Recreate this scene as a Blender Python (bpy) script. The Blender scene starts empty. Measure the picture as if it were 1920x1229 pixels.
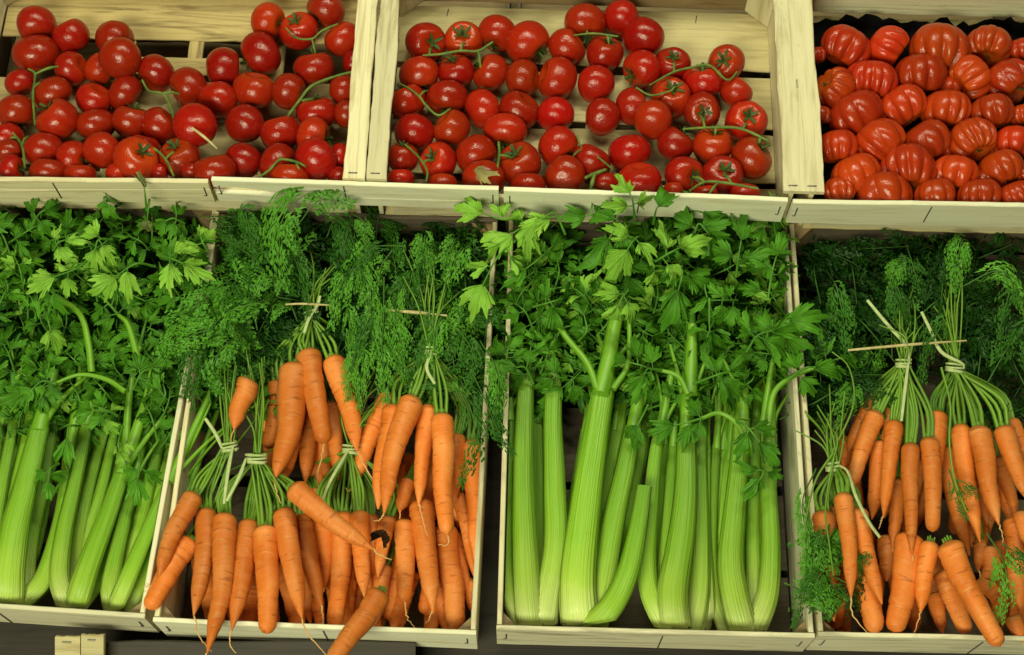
import bpy, math, random
import numpy as np
from math import sin, cos, pi, radians

# ------------------------------------------------------------------ scene / camera frame
S = bpy.context.scene
COL = S.collection
FPX = 2637.0
CAM = np.array([0.0, 0.0, 1.62])
PITCH = radians(35)
RX = np.array([1.0, 0, 0])
RU = np.array([0, sin(PITCH), cos(PITCH)])
RB = np.array([0, -cos(PITCH), sin(PITCH)])
ROT = np.stack([RX, RU, RB], axis=1)          # camera axes as columns
def rot(v): return ROT @ np.asarray(v, float)
def nrm(v):
    v = np.asarray(v, float); l = np.linalg.norm(v)
    return v / l if l > 1e-12 else v

class Tier:
    """a sloping tier of crates: rim plane through one point, u right, v up the slope, n out of it"""
    def __init__(s, px, py, depth, tilt):
        t = radians(tilt)
        s.o = CAM + rot([(px - 960) / FPX * depth, (614.5 - py) / FPX * depth, -depth])
        s.u = RX.copy(); s.v = rot([0, cos(t), -sin(t)]); s.n = rot([0, sin(t), cos(t)])
LOW = Tier(960, 1180, 1.76, 25)
UPP = Tier(960, 350, 1.92, 24)
def P(px, py, T, w=0.0):
    d = rot([(px - 960) / FPX, (614.5 - py) / FPX, -1.0])
    t = np.dot(T.n, T.o + w * T.n - CAM) / np.dot(T.n, d)
    return CAM + t * d
def mpp(p): return np.dot(p - CAM, -RB) / FPX    # metres per photo pixel at a point
def toward(p): return nrm(CAM - p)

# ------------------------------------------------------------------ mesh builder
class MB:
    def __init__(s): s.V = []; s.F = []; s.U = []; s.n = 0
    def add(s, V, F, U=None, mat=0, smooth=True):
        V = np.asarray(V, float).reshape(-1, 3)
        U = np.zeros((len(V), 2)) if U is None else np.asarray(U, float).reshape(-1, 2)
        s.V.append(V); s.U.append(U)
        s.F.append((np.asarray(F, int) + s.n, mat, smooth)); s.n += len(V)
    def mesh(s, name, mats, origin=(0, 0, 0)):
        V = np.concatenate(s.V) - np.asarray(origin, float); U = np.concatenate(s.U)
        me = bpy.data.meshes.new(name)
        loops = []; starts = []; tot = []; mi = []; sm = []; k = 0
        for F, m, smo in s.F:
            c = F.shape[1]; nf = F.shape[0]
            loops.append(F.ravel()); starts.append(k + np.arange(nf) * c); k += nf * c
            mi.append(np.full(nf, m)); sm.append(np.full(nf, smo))
        loops = np.concatenate(loops).astype(np.int32); starts = np.concatenate(starts).astype(np.int32)
        me.vertices.add(len(V)); me.vertices.foreach_set('co', V.astype(np.float32).ravel())
        me.loops.add(len(loops)); me.loops.foreach_set('vertex_index', loops)
        me.polygons.add(len(starts)); me.polygons.foreach_set('loop_start', starts)
        me.polygons.foreach_set('material_index', np.concatenate(mi).astype(np.int32))
        me.polygons.foreach_set('use_smooth', np.concatenate(sm).astype(bool))
        uv = me.uv_layers.new(name='UVMap')
        uv.data.foreach_set('uv', U[loops].astype(np.float32).ravel())
        for m in (mats if isinstance(mats, (list, tuple)) else [mats]): me.materials.append(m)
        me.update(calc_edges=True); me.validate()
        return me
    def obj(s, name, mats, parent=None, origin=None):
        if origin is None:
            origin = np.array(parent['_o']) if parent is not None else np.zeros(3)
        o = bpy.data.objects.new(name, s.mesh(name, mats, origin)); COL.objects.link(o)
        if parent is not None:
            o.parent = parent; o['_o'] = [float(x) for x in origin]
        else:
            o.location = origin; o['_o'] = [float(x) for x in origin]
        return o

def tag(o, label=None, cat=None, group=None, kind=None):
    if label:
        n = len(label.split()); assert 4 <= n <= 16, (n, label)
        o['label'] = label
    if cat: o['category'] = cat
    if group: o['group'] = group
    if kind: o['kind'] = kind
    return o
def thing(name, loc, label, cat, group=None):
    o = bpy.data.objects.new(name, None); COL.objects.link(o)
    o.empty_display_size = 0.02; o.location = loc; o['_o'] = [float(x) for x in loc]
    return tag(o, label, cat, group)

def grid_faces(nr, nc, wrap=False):
    i = np.arange(nr - 1)[:, None]; j = np.arange(nc if wrap else nc - 1)[None, :]
    j2 = (j + 1) % nc
    a = i * nc + j; b = i * nc + j2; c = (i + 1) * nc + j2; d = (i + 1) * nc + j
    return np.stack([a, b, c, d], -1).reshape(-1, 4)

def spline(pts, n):
    pts = np.asarray(pts, float)
    if len(pts) == 2:
        t = np.linspace(0, 1, n)[:, None]; return pts[0] * (1 - t) + pts[1] * t
    ext = np.vstack([2 * pts[0] - pts[1], pts, 2 * pts[-1] - pts[-2]])
    m = len(pts) - 1; out = []
    fine = []
    for k in range(m):
        p0, p1, p2, p3 = ext[k:k + 4]
        for t in np.linspace(0, 1, 16, endpoint=(k == m - 1)):
            fine.append(.5 * ((2 * p1) + (p2 - p0) * t + (2 * p0 - 5 * p1 + 4 * p2 - p3) * t * t + (3 * p1 - p0 - 3 * p2 + p3) * t ** 3))
    fine = np.array(fine); d = np.r_[0, np.cumsum(np.linalg.norm(np.diff(fine, axis=0), axis=1))]
    s = np.linspace(0, d[-1], n)
    return np.stack([np.interp(s, d, fine[:, k]) for k in range(pts.shape[1])], 1)

def frames(C, ref):
    T = np.gradient(C, axis=0); T /= np.maximum(np.linalg.norm(T, axis=1, keepdims=True), 1e-9)
    ref = np.broadcast_to(np.asarray(ref, float), C.shape)
    N = ref - (ref * T).sum(1, keepdims=True) * T
    N /= np.maximum(np.linalg.norm(N, axis=1, keepdims=True), 1e-9)
    return T, N, np.cross(T, N)

def tube(mb, C, R, seg=8, ref=(0.1, -.8, .6), mat=0, cap=True, flat=1.0, v0=0.0):
    C = np.asarray(C, float); n = len(C)
    R = np.broadcast_to(np.asarray(R, float), (n,))
    T, N, B = frames(C, ref)
    a = np.arange(seg) / seg * 2 * pi
    V = C[:, None, :] + R[:, None, None] * (np.cos(a)[None, :, None] * B[:, None, :] + flat * np.sin(a)[None, :, None] * N[:, None, :])
    L = np.r_[0, np.cumsum(np.linalg.norm(np.diff(C, axis=0), axis=1))]
    U = np.stack(np.broadcast_arrays((np.arange(seg) / seg)[None, :], v0 + L[:, None]), -1)
    mb.add(V, grid_faces(n, seg, True)[:, ::-1], U, mat)
    if cap:
        for k, rev in ((0, False), (n - 1, True)):
            f = np.arange(seg)
            ctr = C[k][None]; VV = np.vstack([V[k], ctr])
            tri = np.stack([f, (f + 1) % seg, np.full(seg, seg)], 1)
            mb.add(VV, tri if not rev else tri[:, ::-1], np.tile(U[k, 0], (seg + 1, 1)), mat)

# ------------------------------------------------------------------ materials
def new_mat(name):
    m = bpy.data.materials.new(name); m.use_nodes = True
    nt = m.node_tree; nt.nodes.clear()
    return m, nt, nt.nodes, nt.links
def N_(nodes, t, **kw):
    n = nodes.new(t)
    for k, v in kw.items(): setattr(n, k, v)
    return n
def ramp(nodes, stops):
    r = nodes.new('ShaderNodeValToRGB'); e = r.color_ramp.elements
    while len(e) < len(stops): e.new(0.5)
    for el, (p, c) in zip(e, stops): el.position = p; el.color = (*c, 1)
    return r
def uvvec(nt, scale, rand=True):
    """UV coordinates, scaled, shifted per object"""
    nd, ln = nt.nodes, nt.links
    uv = nd.new('ShaderNodeUVMap'); mp = nd.new('ShaderNodeMapping'); mp.inputs['Scale'].default_value = scale
    ln.new(uv.outputs['UV'], mp.inputs['Vector'])
    if rand:
        oi = nd.new('ShaderNodeObjectInfo'); mu = N_(nd, 'ShaderNodeMath', operation='MULTIPLY'); mu.inputs[1].default_value = 37.0
        ln.new(oi.outputs['Random'], mu.inputs[0]); cx = nd.new('ShaderNodeCombineXYZ')
        for k in range(3): ln.new(mu.outputs[0], cx.inputs[k])
        ln.new(cx.outputs[0], mp.inputs['Location'])
    return mp
def noise(nt, vec, scale, detail=4, rough=.55, dist=0.0):
    n = nt.nodes.new('ShaderNodeTexNoise'); n.inputs['Scale'].default_value = scale
    n.inputs['Detail'].default_value = detail; n.inputs['Roughness'].default_value = rough
    n.inputs['Distortion'].default_value = dist
    if vec is not None: nt.links.new(vec, n.inputs['Vector'])
    return n
def mixc(nt, fac, a, b, mode='MIX'):
    m = nt.nodes.new('ShaderNodeMix'); m.data_type = 'RGBA'; m.blend_type = mode
    for sock, v in ((m.inputs[0], fac), (m.inputs[6], a), (m.inputs[7], b)):
        if hasattr(v, 'node'): nt.links.new(v, sock)
        elif isinstance(v, (int, float)): sock.default_value = v
        else: sock.default_value = (*v, 1)
    return m.outputs[2]
def principled(nt, color, rough=.5, bump=None, bstr=.2, bdist=.001, **kw):
    nd, ln = nt.nodes, nt.links
    b = nd.new('ShaderNodeBsdfPrincipled'); o = nd.new('ShaderNodeOutputMaterial')
    for k, v in (('Base Color', color), ('Roughness', rough)):
        if hasattr(v, 'node'): ln.new(v, b.inputs[k])
        else: b.inputs[k].default_value = (*v, 1) if k == 'Base Color' else v
    for k, v in kw.items(): b.inputs[k.replace('_', ' ')].default_value = v
    if bump is not None:
        bp = nd.new('ShaderNodeBump'); bp.inputs['Strength'].default_value = bstr; bp.inputs['Distance'].default_value = bdist
        ln.new(bump, bp.inputs['Height']); ln.new(bp.outputs[0], b.inputs['Normal'])
    ln.new(b.outputs[0], o.inputs[0])
    return b, o

def wood_mat(name, light, dark, stain, stain_amt=.5, grain=(7, 160)):
    m, nt, nd, ln = new_mat(name)
    v = uvvec(nt, (grain[0], grain[1], 1))
    g = noise(nt, v.outputs[0], 1.0, 6, .62, .6)
    r = ramp(nd, [(.28, dark), (.48, light), (.75, tuple(min(1, c * 1.08) for c in light))]); ln.new(g.outputs['Fac'], r.inputs[0])
    v2 = uvvec(nt, (3.2, 26, 1)); g2 = noise(nt, v2.outputs[0], 1.3, 5, .65, 1.2)
    r2 = ramp(nd, [(.52, (0, 0, 0)), (.72, (1, 1, 1))]); ln.new(g2.outputs['Fac'], r2.inputs[0])
    mm = N_(nd, 'ShaderNodeMath', operation='MULTIPLY'); mm.inputs[1].default_value = stain_amt; ln.new(r2.outputs[0], mm.inputs[0])
    c = mixc(nt, mm.outputs[0], r.outputs[0], stain)
    v3 = uvvec(nt, (40, 60, 1)); g3 = noise(nt, v3.outputs[0], 1.0, 5, .7)
    r3 = ramp(nd, [(.62, (0, 0, 0)), (.74, (1, 1, 1))]); ln.new(g3.outputs['Fac'], r3.inputs[0])
    m3 = N_(nd, 'ShaderNodeMath', operation='MULTIPLY'); m3.inputs[1].default_value = .3; ln.new(r3.outputs[0], m3.inputs[0])
    c = mixc(nt, m3.outputs[0], c, tuple(x * .45 for x in dark))
    oi = nd.new('ShaderNodeObjectInfo'); hs = nd.new('ShaderNodeHueSaturation')
    mr = nd.new('ShaderNodeMapRange'); mr.inputs[3].default_value = .82; mr.inputs[4].default_value = 1.08
    ln.new(oi.outputs['Random'], mr.inputs[0]); ln.new(mr.outputs[0], hs.inputs['Value']); ln.new(c, hs.inputs['Color'])
    principled(nt, hs.outputs[0], .68, g.outputs['Fac'], .5, .0012)
    return m
M = {}
M['wood'] = wood_mat('pale_poplar', (.72, .65, .42), (.50, .40, .20), (.33, .22, .08), .7)
M['wood_front'] = wood_mat('front_poplar', (.90, .88, .66), (.78, .72, .47), (.55, .43, .17), .4)  # poplar lightened to make up for the weak light on front boards
M['slat_brown'] = wood_mat('brown_slat', (.44, .35, .17), (.30, .22, .10), (.15, .09, .035), .75)
M['slat'] = wood_mat('slat_poplar', (.56, .48, .25), (.42, .34, .16), (.26, .18, .07), .6)  # poplar darkened to stand in for shadow on the tomato crate floors
M['wood_grey'] = wood_mat('weathered_poplar', (.76, .71, .50), (.50, .44, .28), (.20, .17, .10), .75)
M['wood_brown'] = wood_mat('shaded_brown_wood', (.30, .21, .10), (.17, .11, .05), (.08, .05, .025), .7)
M['wood_stained'] = wood_mat('stained_poplar', (.58, .45, .20), (.36, .25, .09), (.12, .07, .025), .9)
M['crate_floor'] = wood_mat('shaded_crate_floor', (.13, .10, .065), (.07, .05, .03), (.035, .025, .015), .7)  # shade inside the crates and under the support boards, put into the wood colour
M['wood_dark'] = wood_mat('dark_stand_wood', (.05, .04, .03), (.025, .02, .016), (.015, .012, .01), .6)

def metal_mat():
    m, nt, nd, ln = new_mat('staple_wire')
    g = noise(nt, None, 300, 2); r = ramp(nd, [(.3, (.10, .10, .11)), (.7, (.22, .22, .23))]); ln.new(g.outputs[0], r.inputs[0])
    principled(nt, r.outputs[0], .45, Metallic=.8); return m
M['staple'] = metal_mat()

def tomato_mat(name, red, deep, shoulder, rough=.16):
    m, nt, nd, ln = new_mat(name)
    tc = nd.new('ShaderNodeTexCoord')
    g = noise(nt, tc.outputs['Object'], 22, 3)
    c = mixc(nt, g.outputs['Fac'], deep, red)
    uv = nd.new('ShaderNodeUVMap'); sp = nd.new('ShaderNodeSeparateXYZ'); ln.new(uv.outputs[0], sp.inputs[0])
    r = ramp(nd, [(.0, (1, 1, 1)), (.10, (.75, .75, .75)), (.36, (0, 0, 0))]); ln.new(sp.outputs[1], r.inputs[0])
    mm = N_(nd, 'ShaderNodeMath', operation='MULTIPLY'); mm.inputs[1].default_value = .55; ln.new(r.outputs[0], mm.inputs[0])
    c = mixc(nt, mm.outputs[0], c, shoulder)
    # streaks from the stalk end and tiny pale specks
    v = uvvec(nt, (26, 1.3, 1)); st = noise(nt, v.outputs[0], 1.0, 3)
    rs = ramp(nd, [(.45, (0, 0, 0)), (.8, (1, 1, 1))]); ln.new(st.outputs['Fac'], rs.inputs[0])
    ms = N_(nd, 'ShaderNodeMath', operation='MULTIPLY'); ms.inputs[1].default_value = .22; ln.new(rs.outputs[0], ms.inputs[0])
    c = mixc(nt, ms.outputs[0], c, shoulder)
    oi = nd.new('ShaderNodeObjectInfo'); hs = nd.new('ShaderNodeHueSaturation')
    mr = nd.new('ShaderNodeMapRange'); mr.inputs[3].default_value = .74; mr.inputs[4].default_value = 1.2
    ln.new(oi.outputs['Random'], mr.inputs[0]); ln.new(mr.outputs[0], hs.inputs['Value']); ln.new(c, hs.inputs['Color'])
    mh = nd.new('ShaderNodeMapRange'); mh.inputs[3].default_value = .497; mh.inputs[4].default_value = .505
    m7 = N_(nd, 'ShaderNodeMath', operation='MULTIPLY'); m7.inputs[1].default_value = 7.31; fr = N_(nd, 'ShaderNodeMath', operation='FRACT')
    ln.new(oi.outputs['Random'], m7.inputs[0]); ln.new(m7.outputs[0], fr.inputs[0]); ln.new(fr.outputs[0], mh.inputs[0]); ln.new(mh.outputs[0], hs.inputs['Hue'])
    gb = noise(nt, tc.outputs['Object'], 9, 2); 
    gr = noise(nt, tc.outputs['Object'], 60, 3); rr = nd.new('ShaderNodeMapRange'); rr.inputs[3].default_value = rough * .7; rr.inputs[4].default_value = rough * 1.7
    ln.new(gr.outputs['Fac'], rr.inputs[0])
    principled(nt, hs.outputs[0], rr.outputs[0], gb.outputs['Fac'], .12, .006, Specular_IOR_Level=.42, Subsurface_Weight=0.0)
    return m
M['tomato'] = tomato_mat('tomato_skin', (.40, .014, .0035), (.27, .008, .003), (.50, .055, .006), .18)
M['ribbed'] = tomato_mat('ribbed_tomato_skin', (.50, .040, .006), (.36, .020, .004), (.62, .115, .009), .2)

def carrot_mat():
    m, nt, nd, ln = new_mat('carrot_skin')
    v = uvvec(nt, (2.2, 14, 1)); g = noise(nt, v.outputs[0], 1.0, 4)
    r = ramp(nd, [(.25, (.62, .145, .015)), (.5, (.76, .205, .032)), (.78, (.88, .32, .085))]); ln.new(g.outputs['Fac'], r.inputs[0])
    v2 = uvvec(nt, (3.0, 210, 1)); g2 = noise(nt, v2.outputs[0], 1.0, 3, .6, .4)
    r2 = ramp(nd, [(.60, (0, 0, 0)), (.67, (1, 1, 1))]); ln.new(g2.outputs['Fac'], r2.inputs[0])
    mm = N_(nd, 'ShaderNodeMath', operation='MULTIPLY'); mm.inputs[1].default_value = .6; ln.new(r2.outputs[0], mm.inputs[0])
    c = mixc(nt, mm.outputs[0], r.outputs[0], (.30, .07, .012))
    # pale wrinkles
    v3 = uvvec(nt, (4, 140, 1)); g3 = noise(nt, v3.outputs[0], 1.0, 4, .6, .3)
    r3 = ramp(nd, [(.55, (0, 0, 0)), (.75, (1, 1, 1))]); ln.new(g3.outputs['Fac'], r3.inputs[0])
    m3 = N_(nd, 'ShaderNodeMath', operation='MULTIPLY'); m3.inputs[1].default_value = .5; ln.new(r3.outputs[0], m3.inputs[0])
    c = mixc(nt, m3.outputs[0], c, (.84, .40, .13))
    v4 = uvvec(nt, (5, 55, 1)); g4 = noise(nt, v4.outputs[0], 1.0, 5, .65)
    r4 = ramp(nd, [(.64, (0, 0, 0)), (.72, (1, 1, 1))]); ln.new(g4.outputs['Fac'], r4.inputs[0])
    m4 = N_(nd, 'ShaderNodeMath', operation='MULTIPLY'); m4.inputs[1].default_value = .3; ln.new(r4.outputs[0], m4.inputs[0])
    c = mixc(nt, m4.outputs[0], c, (.26, .08, .018))
    uv0 = nd.new('ShaderNodeUVMap'); sp = nd.new('ShaderNodeSeparateXYZ'); ln.new(uv0.outputs[0], sp.inputs[0])
    sh = nd.new('ShaderNodeMapRange'); sh.inputs[1].default_value = .001; sh.inputs[2].default_value = .010; sh.inputs[3].default_value = .75; sh.inputs[4].default_value = 0
    ln.new(sp.outputs[1], sh.inputs[0]); c = mixc(nt, sh.outputs[0], c, (.20, .12, .02))
    oi = nd.new('ShaderNodeObjectInfo'); hs = nd.new('ShaderNodeHueSaturation')
    mr = nd.new('ShaderNodeMapRange'); mr.inputs[3].default_value = .70; mr.inputs[4].default_value = 1.1
    ln.new(oi.outputs['Random'], mr.inputs[0]); ln.new(mr.outputs[0], hs.inputs['Value']); ln.new(c, hs.inputs['Color'])
    ad = N_(nd, 'ShaderNodeMath', operation='ADD'); ln.new(g3.outputs['Fac'], ad.inputs[0]); ln.new(g2.outputs['Fac'], ad.inputs[1])
    principled(nt, hs.outputs[0], .46, ad.outputs[0], .6, .0013, Specular_IOR_Level=.28)
    return m
M['carrot'] = carrot_mat()

def simple_noise_mat(name, a, b, scale, rough=.55, spec=.4):
    m, nt, nd, ln = new_mat(name)
    tc = nd.new('ShaderNodeTexCoord'); g = noise(nt, tc.outputs['Object'], scale, 4)
    r = ramp(nd, [(.3, a), (.7, b)]); ln.new(g.outputs['Fac'], r.inputs[0])
    principled(nt, r.outputs[0], rough, g.outputs['Fac'], .3, .001, Specular_IOR_Level=spec); return m
M['root'] = simple_noise_mat('carrot_root', (.62, .30, .08), (.72, .48, .20), 90)
M['vine'] = simple_noise_mat('tomato_vine', (.05, .10, .012), (.17, .25, .04), 60)
M['calyx'] = simple_noise_mat('tomato_calyx', (.025, .05, .008), (.07, .12, .02), 90)
M['tie'] = simple_noise_mat('raffia_tie', (.36, .46, .17), (.52, .60, .30), 120, .6)
M['straw'] = simple_noise_mat('dry_straw', (.40, .33, .13), (.60, .52, .26), 120, .6)
M['scrap'] = simple_noise_mat('rotten_black', (.008, .006, .004), (.05, .035, .02), 80, .5)
M['liner'] = simple_noise_mat('black_liner', (.002, .002, .002), (.006, .006, .006), 30, .85, .06)
M['dryleaf'] = simple_noise_mat('dried_leaf', (.20, .17, .05), (.38, .32, .12), 70, .7)
M['crown'] = simple_noise_mat('celery_root_cut', (.45, .36, .16), (.72, .74, .40), 70, .6)

def stem_mat():
    m, nt, nd, ln = new_mat('carrot_stalk')
    v = uvvec(nt, (6, 12, 1)); g = noise(nt, v.outputs[0], 1.0, 3)
    r = ramp(nd, [(.25, (.06, .16, .008)), (.7, (.20, .37, .035))]); ln.new(g.outputs['Fac'], r.inputs[0])
    principled(nt, r.outputs[0], .42, g.outputs['Fac'], .2, .001, Specular_IOR_Level=.4); return m
M['stem'] = stem_mat()

def celery_mat():
    m, nt, nd, ln = new_mat('celery_stalk')
    uv = nd.new('ShaderNodeUVMap'); sp = nd.new('ShaderNodeSeparateXYZ'); ln.new(uv.outputs[0], sp.inputs[0])
    oi = nd.new('ShaderNodeObjectInfo')
    r = ramp(nd, [(0, (.76, .78, .42)), (.13, (.62, .72, .24)), (.24, (.40, .60, .075)), (.42, (.24, .49, .024)), (.7, (.18, .42, .016)), (1, (.13, .33, .014))])
    v0 = uvvec(nt, (3, 5, 1)); g0 = noise(nt, v0.outputs[0], 1.0, 3)
    sb = N_(nd, 'ShaderNodeMath', operation='MULTIPLY_ADD'); ln.new(g0.outputs['Fac'], sb.inputs[0]); sb.inputs[1].default_value = .24; ln.new(sp.outputs[1], sb.inputs[2])
    s2 = N_(nd, 'ShaderNodeMath', operation='SUBTRACT'); ln.new(sb.outputs[0], s2.inputs[0]); s2.inputs[1].default_value = .12
    ln.new(s2.outputs[0], r.inputs[0])
    v = uvvec(nt, (55, 1.2, 1)); g = noise(nt, v.outputs[0], 1.0, 3, .6)
    rs = ramp(nd, [(.42, (0, 0, 0)), (.66, (1, 1, 1))]); ln.new(g.outputs['Fac'], rs.inputs[0])
    mm = N_(nd, 'ShaderNodeMath', operation='MULTIPLY'); mm.inputs[1].default_value = .42; ln.new(rs.outputs[0], mm.inputs[0])
    c = mixc(nt, mm.outputs[0], r.outputs[0], (.40, .62, .07))
    v6 = uvvec(nt, (70, 1.0, 1)); g6 = noise(nt, v6.outputs[0], 1.0, 2); r6 = ramp(nd, [(.56, (0, 0, 0)), (.66, (1, 1, 1))]); ln.new(g6.outputs['Fac'], r6.inputs[0])
    m6 = N_(nd, 'ShaderNodeMath', operation='MULTIPLY'); m6.inputs[1].default_value = .34; ln.new(r6.outputs[0], m6.inputs[0])
    c = mixc(nt, m6.outputs[0], c, (.10, .30, .012))
    v4 = uvvec(nt, (9, 16, 1)); g4 = noise(nt, v4.outputs[0], 1.6, 4)
    r4 = ramp(nd, [(.70, (0, 0, 0)), (.76, (1, 1, 1))]); ln.new(g4.outputs['Fac'], r4.inputs[0])
    m4 = N_(nd, 'ShaderNodeMath', operation='MULTIPLY'); m4.inputs[1].default_value = .35; ln.new(r4.outputs[0], m4.inputs[0])
    c = mixc(nt, m4.outputs[0], c, (.30, .30, .05))
    hs = nd.new('ShaderNodeHueSaturation'); mr = nd.new('ShaderNodeMapRange'); mr.inputs[3].default_value = .82; mr.inputs[4].default_value = 1.1
    ln.new(oi.outputs['Random'], mr.inputs[0]); ln.new(mr.outputs[0], hs.inputs['Value']); ln.new(c, hs.inputs['Color'])
    principled(nt, hs.outputs[0], .36, g.outputs['Fac'], .8, .0022, Specular_IOR_Level=.4)
    return m
M['frond_rib'] = simple_noise_mat('carrot_frond_rib', (.03, .11, .008), (.06, .17, .018), 40)
M['celery'] = celery_mat()
M['leaf_rib'] = simple_noise_mat('celery_leaf_rib', (.045, .17, .010), (.10, .28, .025), 40)

def leaf_mat(name, dark, mid, light, vein=True, trans=.22, rough=.42, ulen=(1, 1)):
    m, nt, nd, ln = new_mat(name)
    oi = nd.new('ShaderNodeObjectInfo')
    tc = nd.new('ShaderNodeTexCoord'); g = noise(nt, tc.outputs['Object'], 35, 4)
    r = ramp(nd, [(.25, dark), (.5, mid), (.8, light)])
    mx = N_(nd, 'ShaderNodeMath', operation='MULTIPLY_ADD'); ln.new(oi.outputs['Random'], mx.inputs[0]); mx.inputs[1].default_value = .5
    sb = N_(nd, 'ShaderNodeMath', operation='SUBTRACT'); ln.new(g.outputs['Fac'], sb.inputs[0]); sb.inputs[1].default_value = .25
    ln.new(sb.outputs[0], mx.inputs[2]); ln.new(mx.outputs[0], r.inputs[0])
    c = r.outputs[0]; bump = g.outputs['Fac']
    if vein:
        uv = nd.new('ShaderNodeUVMap'); w = nd.new('ShaderNodeTexWave'); w.wave_type = 'BANDS'; w.bands_direction = 'X'
        mp = nd.new('ShaderNodeMapping'); mp.inputs['Scale'].default_value = (1.7, .5, 1); ln.new(uv.outputs[0], mp.inputs[0])
        w.inputs['Scale'].default_value = 1.0; w.inputs['Distortion'].default_value = 1.2; w.inputs['Detail'].default_value = 1
        ln.new(mp.outputs[0], w.inputs[0])
        rv = ramp(nd, [(.90, (0, 0, 0)), (1, (1, 1, 1))]); ln.new(w.outputs['Fac'], rv.inputs[0])
        mv = N_(nd, 'ShaderNodeMath', operation='MULTIPLY'); mv.inputs[1].default_value = .5; ln.new(rv.outputs[0], mv.inputs[0])
        c = mixc(nt, mv.outputs[0], c, tuple(min(1, x * 1.7) for x in light)); bump = w.outputs['Fac']; g5 = noise(nt, tc.outputs['Object'], 160, 3); ab = N_(nd, 'ShaderNodeMath', operation='ADD'); ln.new(bump, ab.inputs[0]); ln.new(g5.outputs['Fac'], ab.inputs[1]); bump = ab.outputs[0]
    geo = nd.new('ShaderNodeNewGeometry')
    c = mixc(nt, geo.outputs['Backfacing'], c, mixc(nt, .55, c, tuple(x * 1.35 for x in light)))
    b, o = principled(nt, c, rough, bump, .6, .0014, Specular_IOR_Level=.22)
    t = nd.new('ShaderNodeBsdfTranslucent'); ln.new(c, t.inputs[0])
    ms = nd.new('ShaderNodeMixShader'); ms.inputs[0].default_value = trans
    ln.new(b.outputs[0], ms.inputs[1]); ln.new(t.outputs[0], ms.inputs[2]); ln.new(ms.outputs[0], o.inputs[0])
    return m
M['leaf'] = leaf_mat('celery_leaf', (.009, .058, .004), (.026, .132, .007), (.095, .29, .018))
M['leaf_pale'] = leaf_mat('celery_leaf_pale', (.085, .26, .012), (.15, .39, .025), (.26, .50, .06))
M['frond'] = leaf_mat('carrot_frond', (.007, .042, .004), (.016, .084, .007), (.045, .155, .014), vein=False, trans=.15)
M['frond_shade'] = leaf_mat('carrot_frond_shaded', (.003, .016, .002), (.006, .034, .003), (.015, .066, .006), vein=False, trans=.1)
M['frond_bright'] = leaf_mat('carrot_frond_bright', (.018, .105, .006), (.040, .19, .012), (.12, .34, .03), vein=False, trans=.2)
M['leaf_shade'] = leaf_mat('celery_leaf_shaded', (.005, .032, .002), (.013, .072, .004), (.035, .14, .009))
M['wilt'] = leaf_mat('celery_leaf_wilted', (.05, .06, .018), (.10, .14, .03), (.22, .26, .09))

# ------------------------------------------------------------------ crates
rng = random.Random(5)
nprng = np.random.default_rng(11)
def wob(n, amp, r, rough=6):
    k = r.normal(0, 1, rough); x = np.linspace(0, rough - 1, n)
    base = np.interp(x, np.arange(rough), k); return amp * (base + .45 * r.normal(0, 1, n))

def add_board(mb, o, du, dv, dt, L, Wd, T, ragged=.0007, bow=0.0, edge0=None, edge1=None, n=28, mat=0):
    """a sawn board with slightly uneven, chamfered edges; edge0/edge1 override the width-wise edges"""
    o = np.asarray(o, float); x = np.linspace(0, L, n)
    e0 = wob(n, ragged, nprng) if edge0 is None else np.interp(x, *edge0)
    e1 = Wd + wob(n, ragged, nprng) if edge1 is None else np.interp(x, *edge1)
    c = min(.0010, T * .3)
    b = bow * np.sin(pi * x / L)
    ring = [(e0 + c, 0 * x), (e1 - c, 0 * x), (e1, 0 * x + c), (e1, 0 * x + T - c), (e1 - c, 0 * x + T), (e0 + c, 0 * x + T), (e0, 0 * x + T - c), (e0, 0 * x + c)]
    V = np.zeros((n, 8, 3)); U = np.zeros((n, 8, 2))
    for k, (e, t) in enumerate(ring):
        V[:, k] = o + x[:, None] * du + e[:, None] * dv + (t + b)[:, None] * dt
        U[:, k, 0] = x; U[:, k, 1] = e + t * .7
    F = grid_faces(n, 8, True)
    flip = np.dot(np.cross(du, dv), dt) > 0
    mb.add(V, F if flip else F[:, ::-1], U, mat, False)
    for r_, rev in ((0, True), (n - 1, False)):
        f = np.arange(8)[None]
        mb.add(V[r_], f[:, ::-1] if rev == flip else f, U[r_], mat, False)

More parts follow.
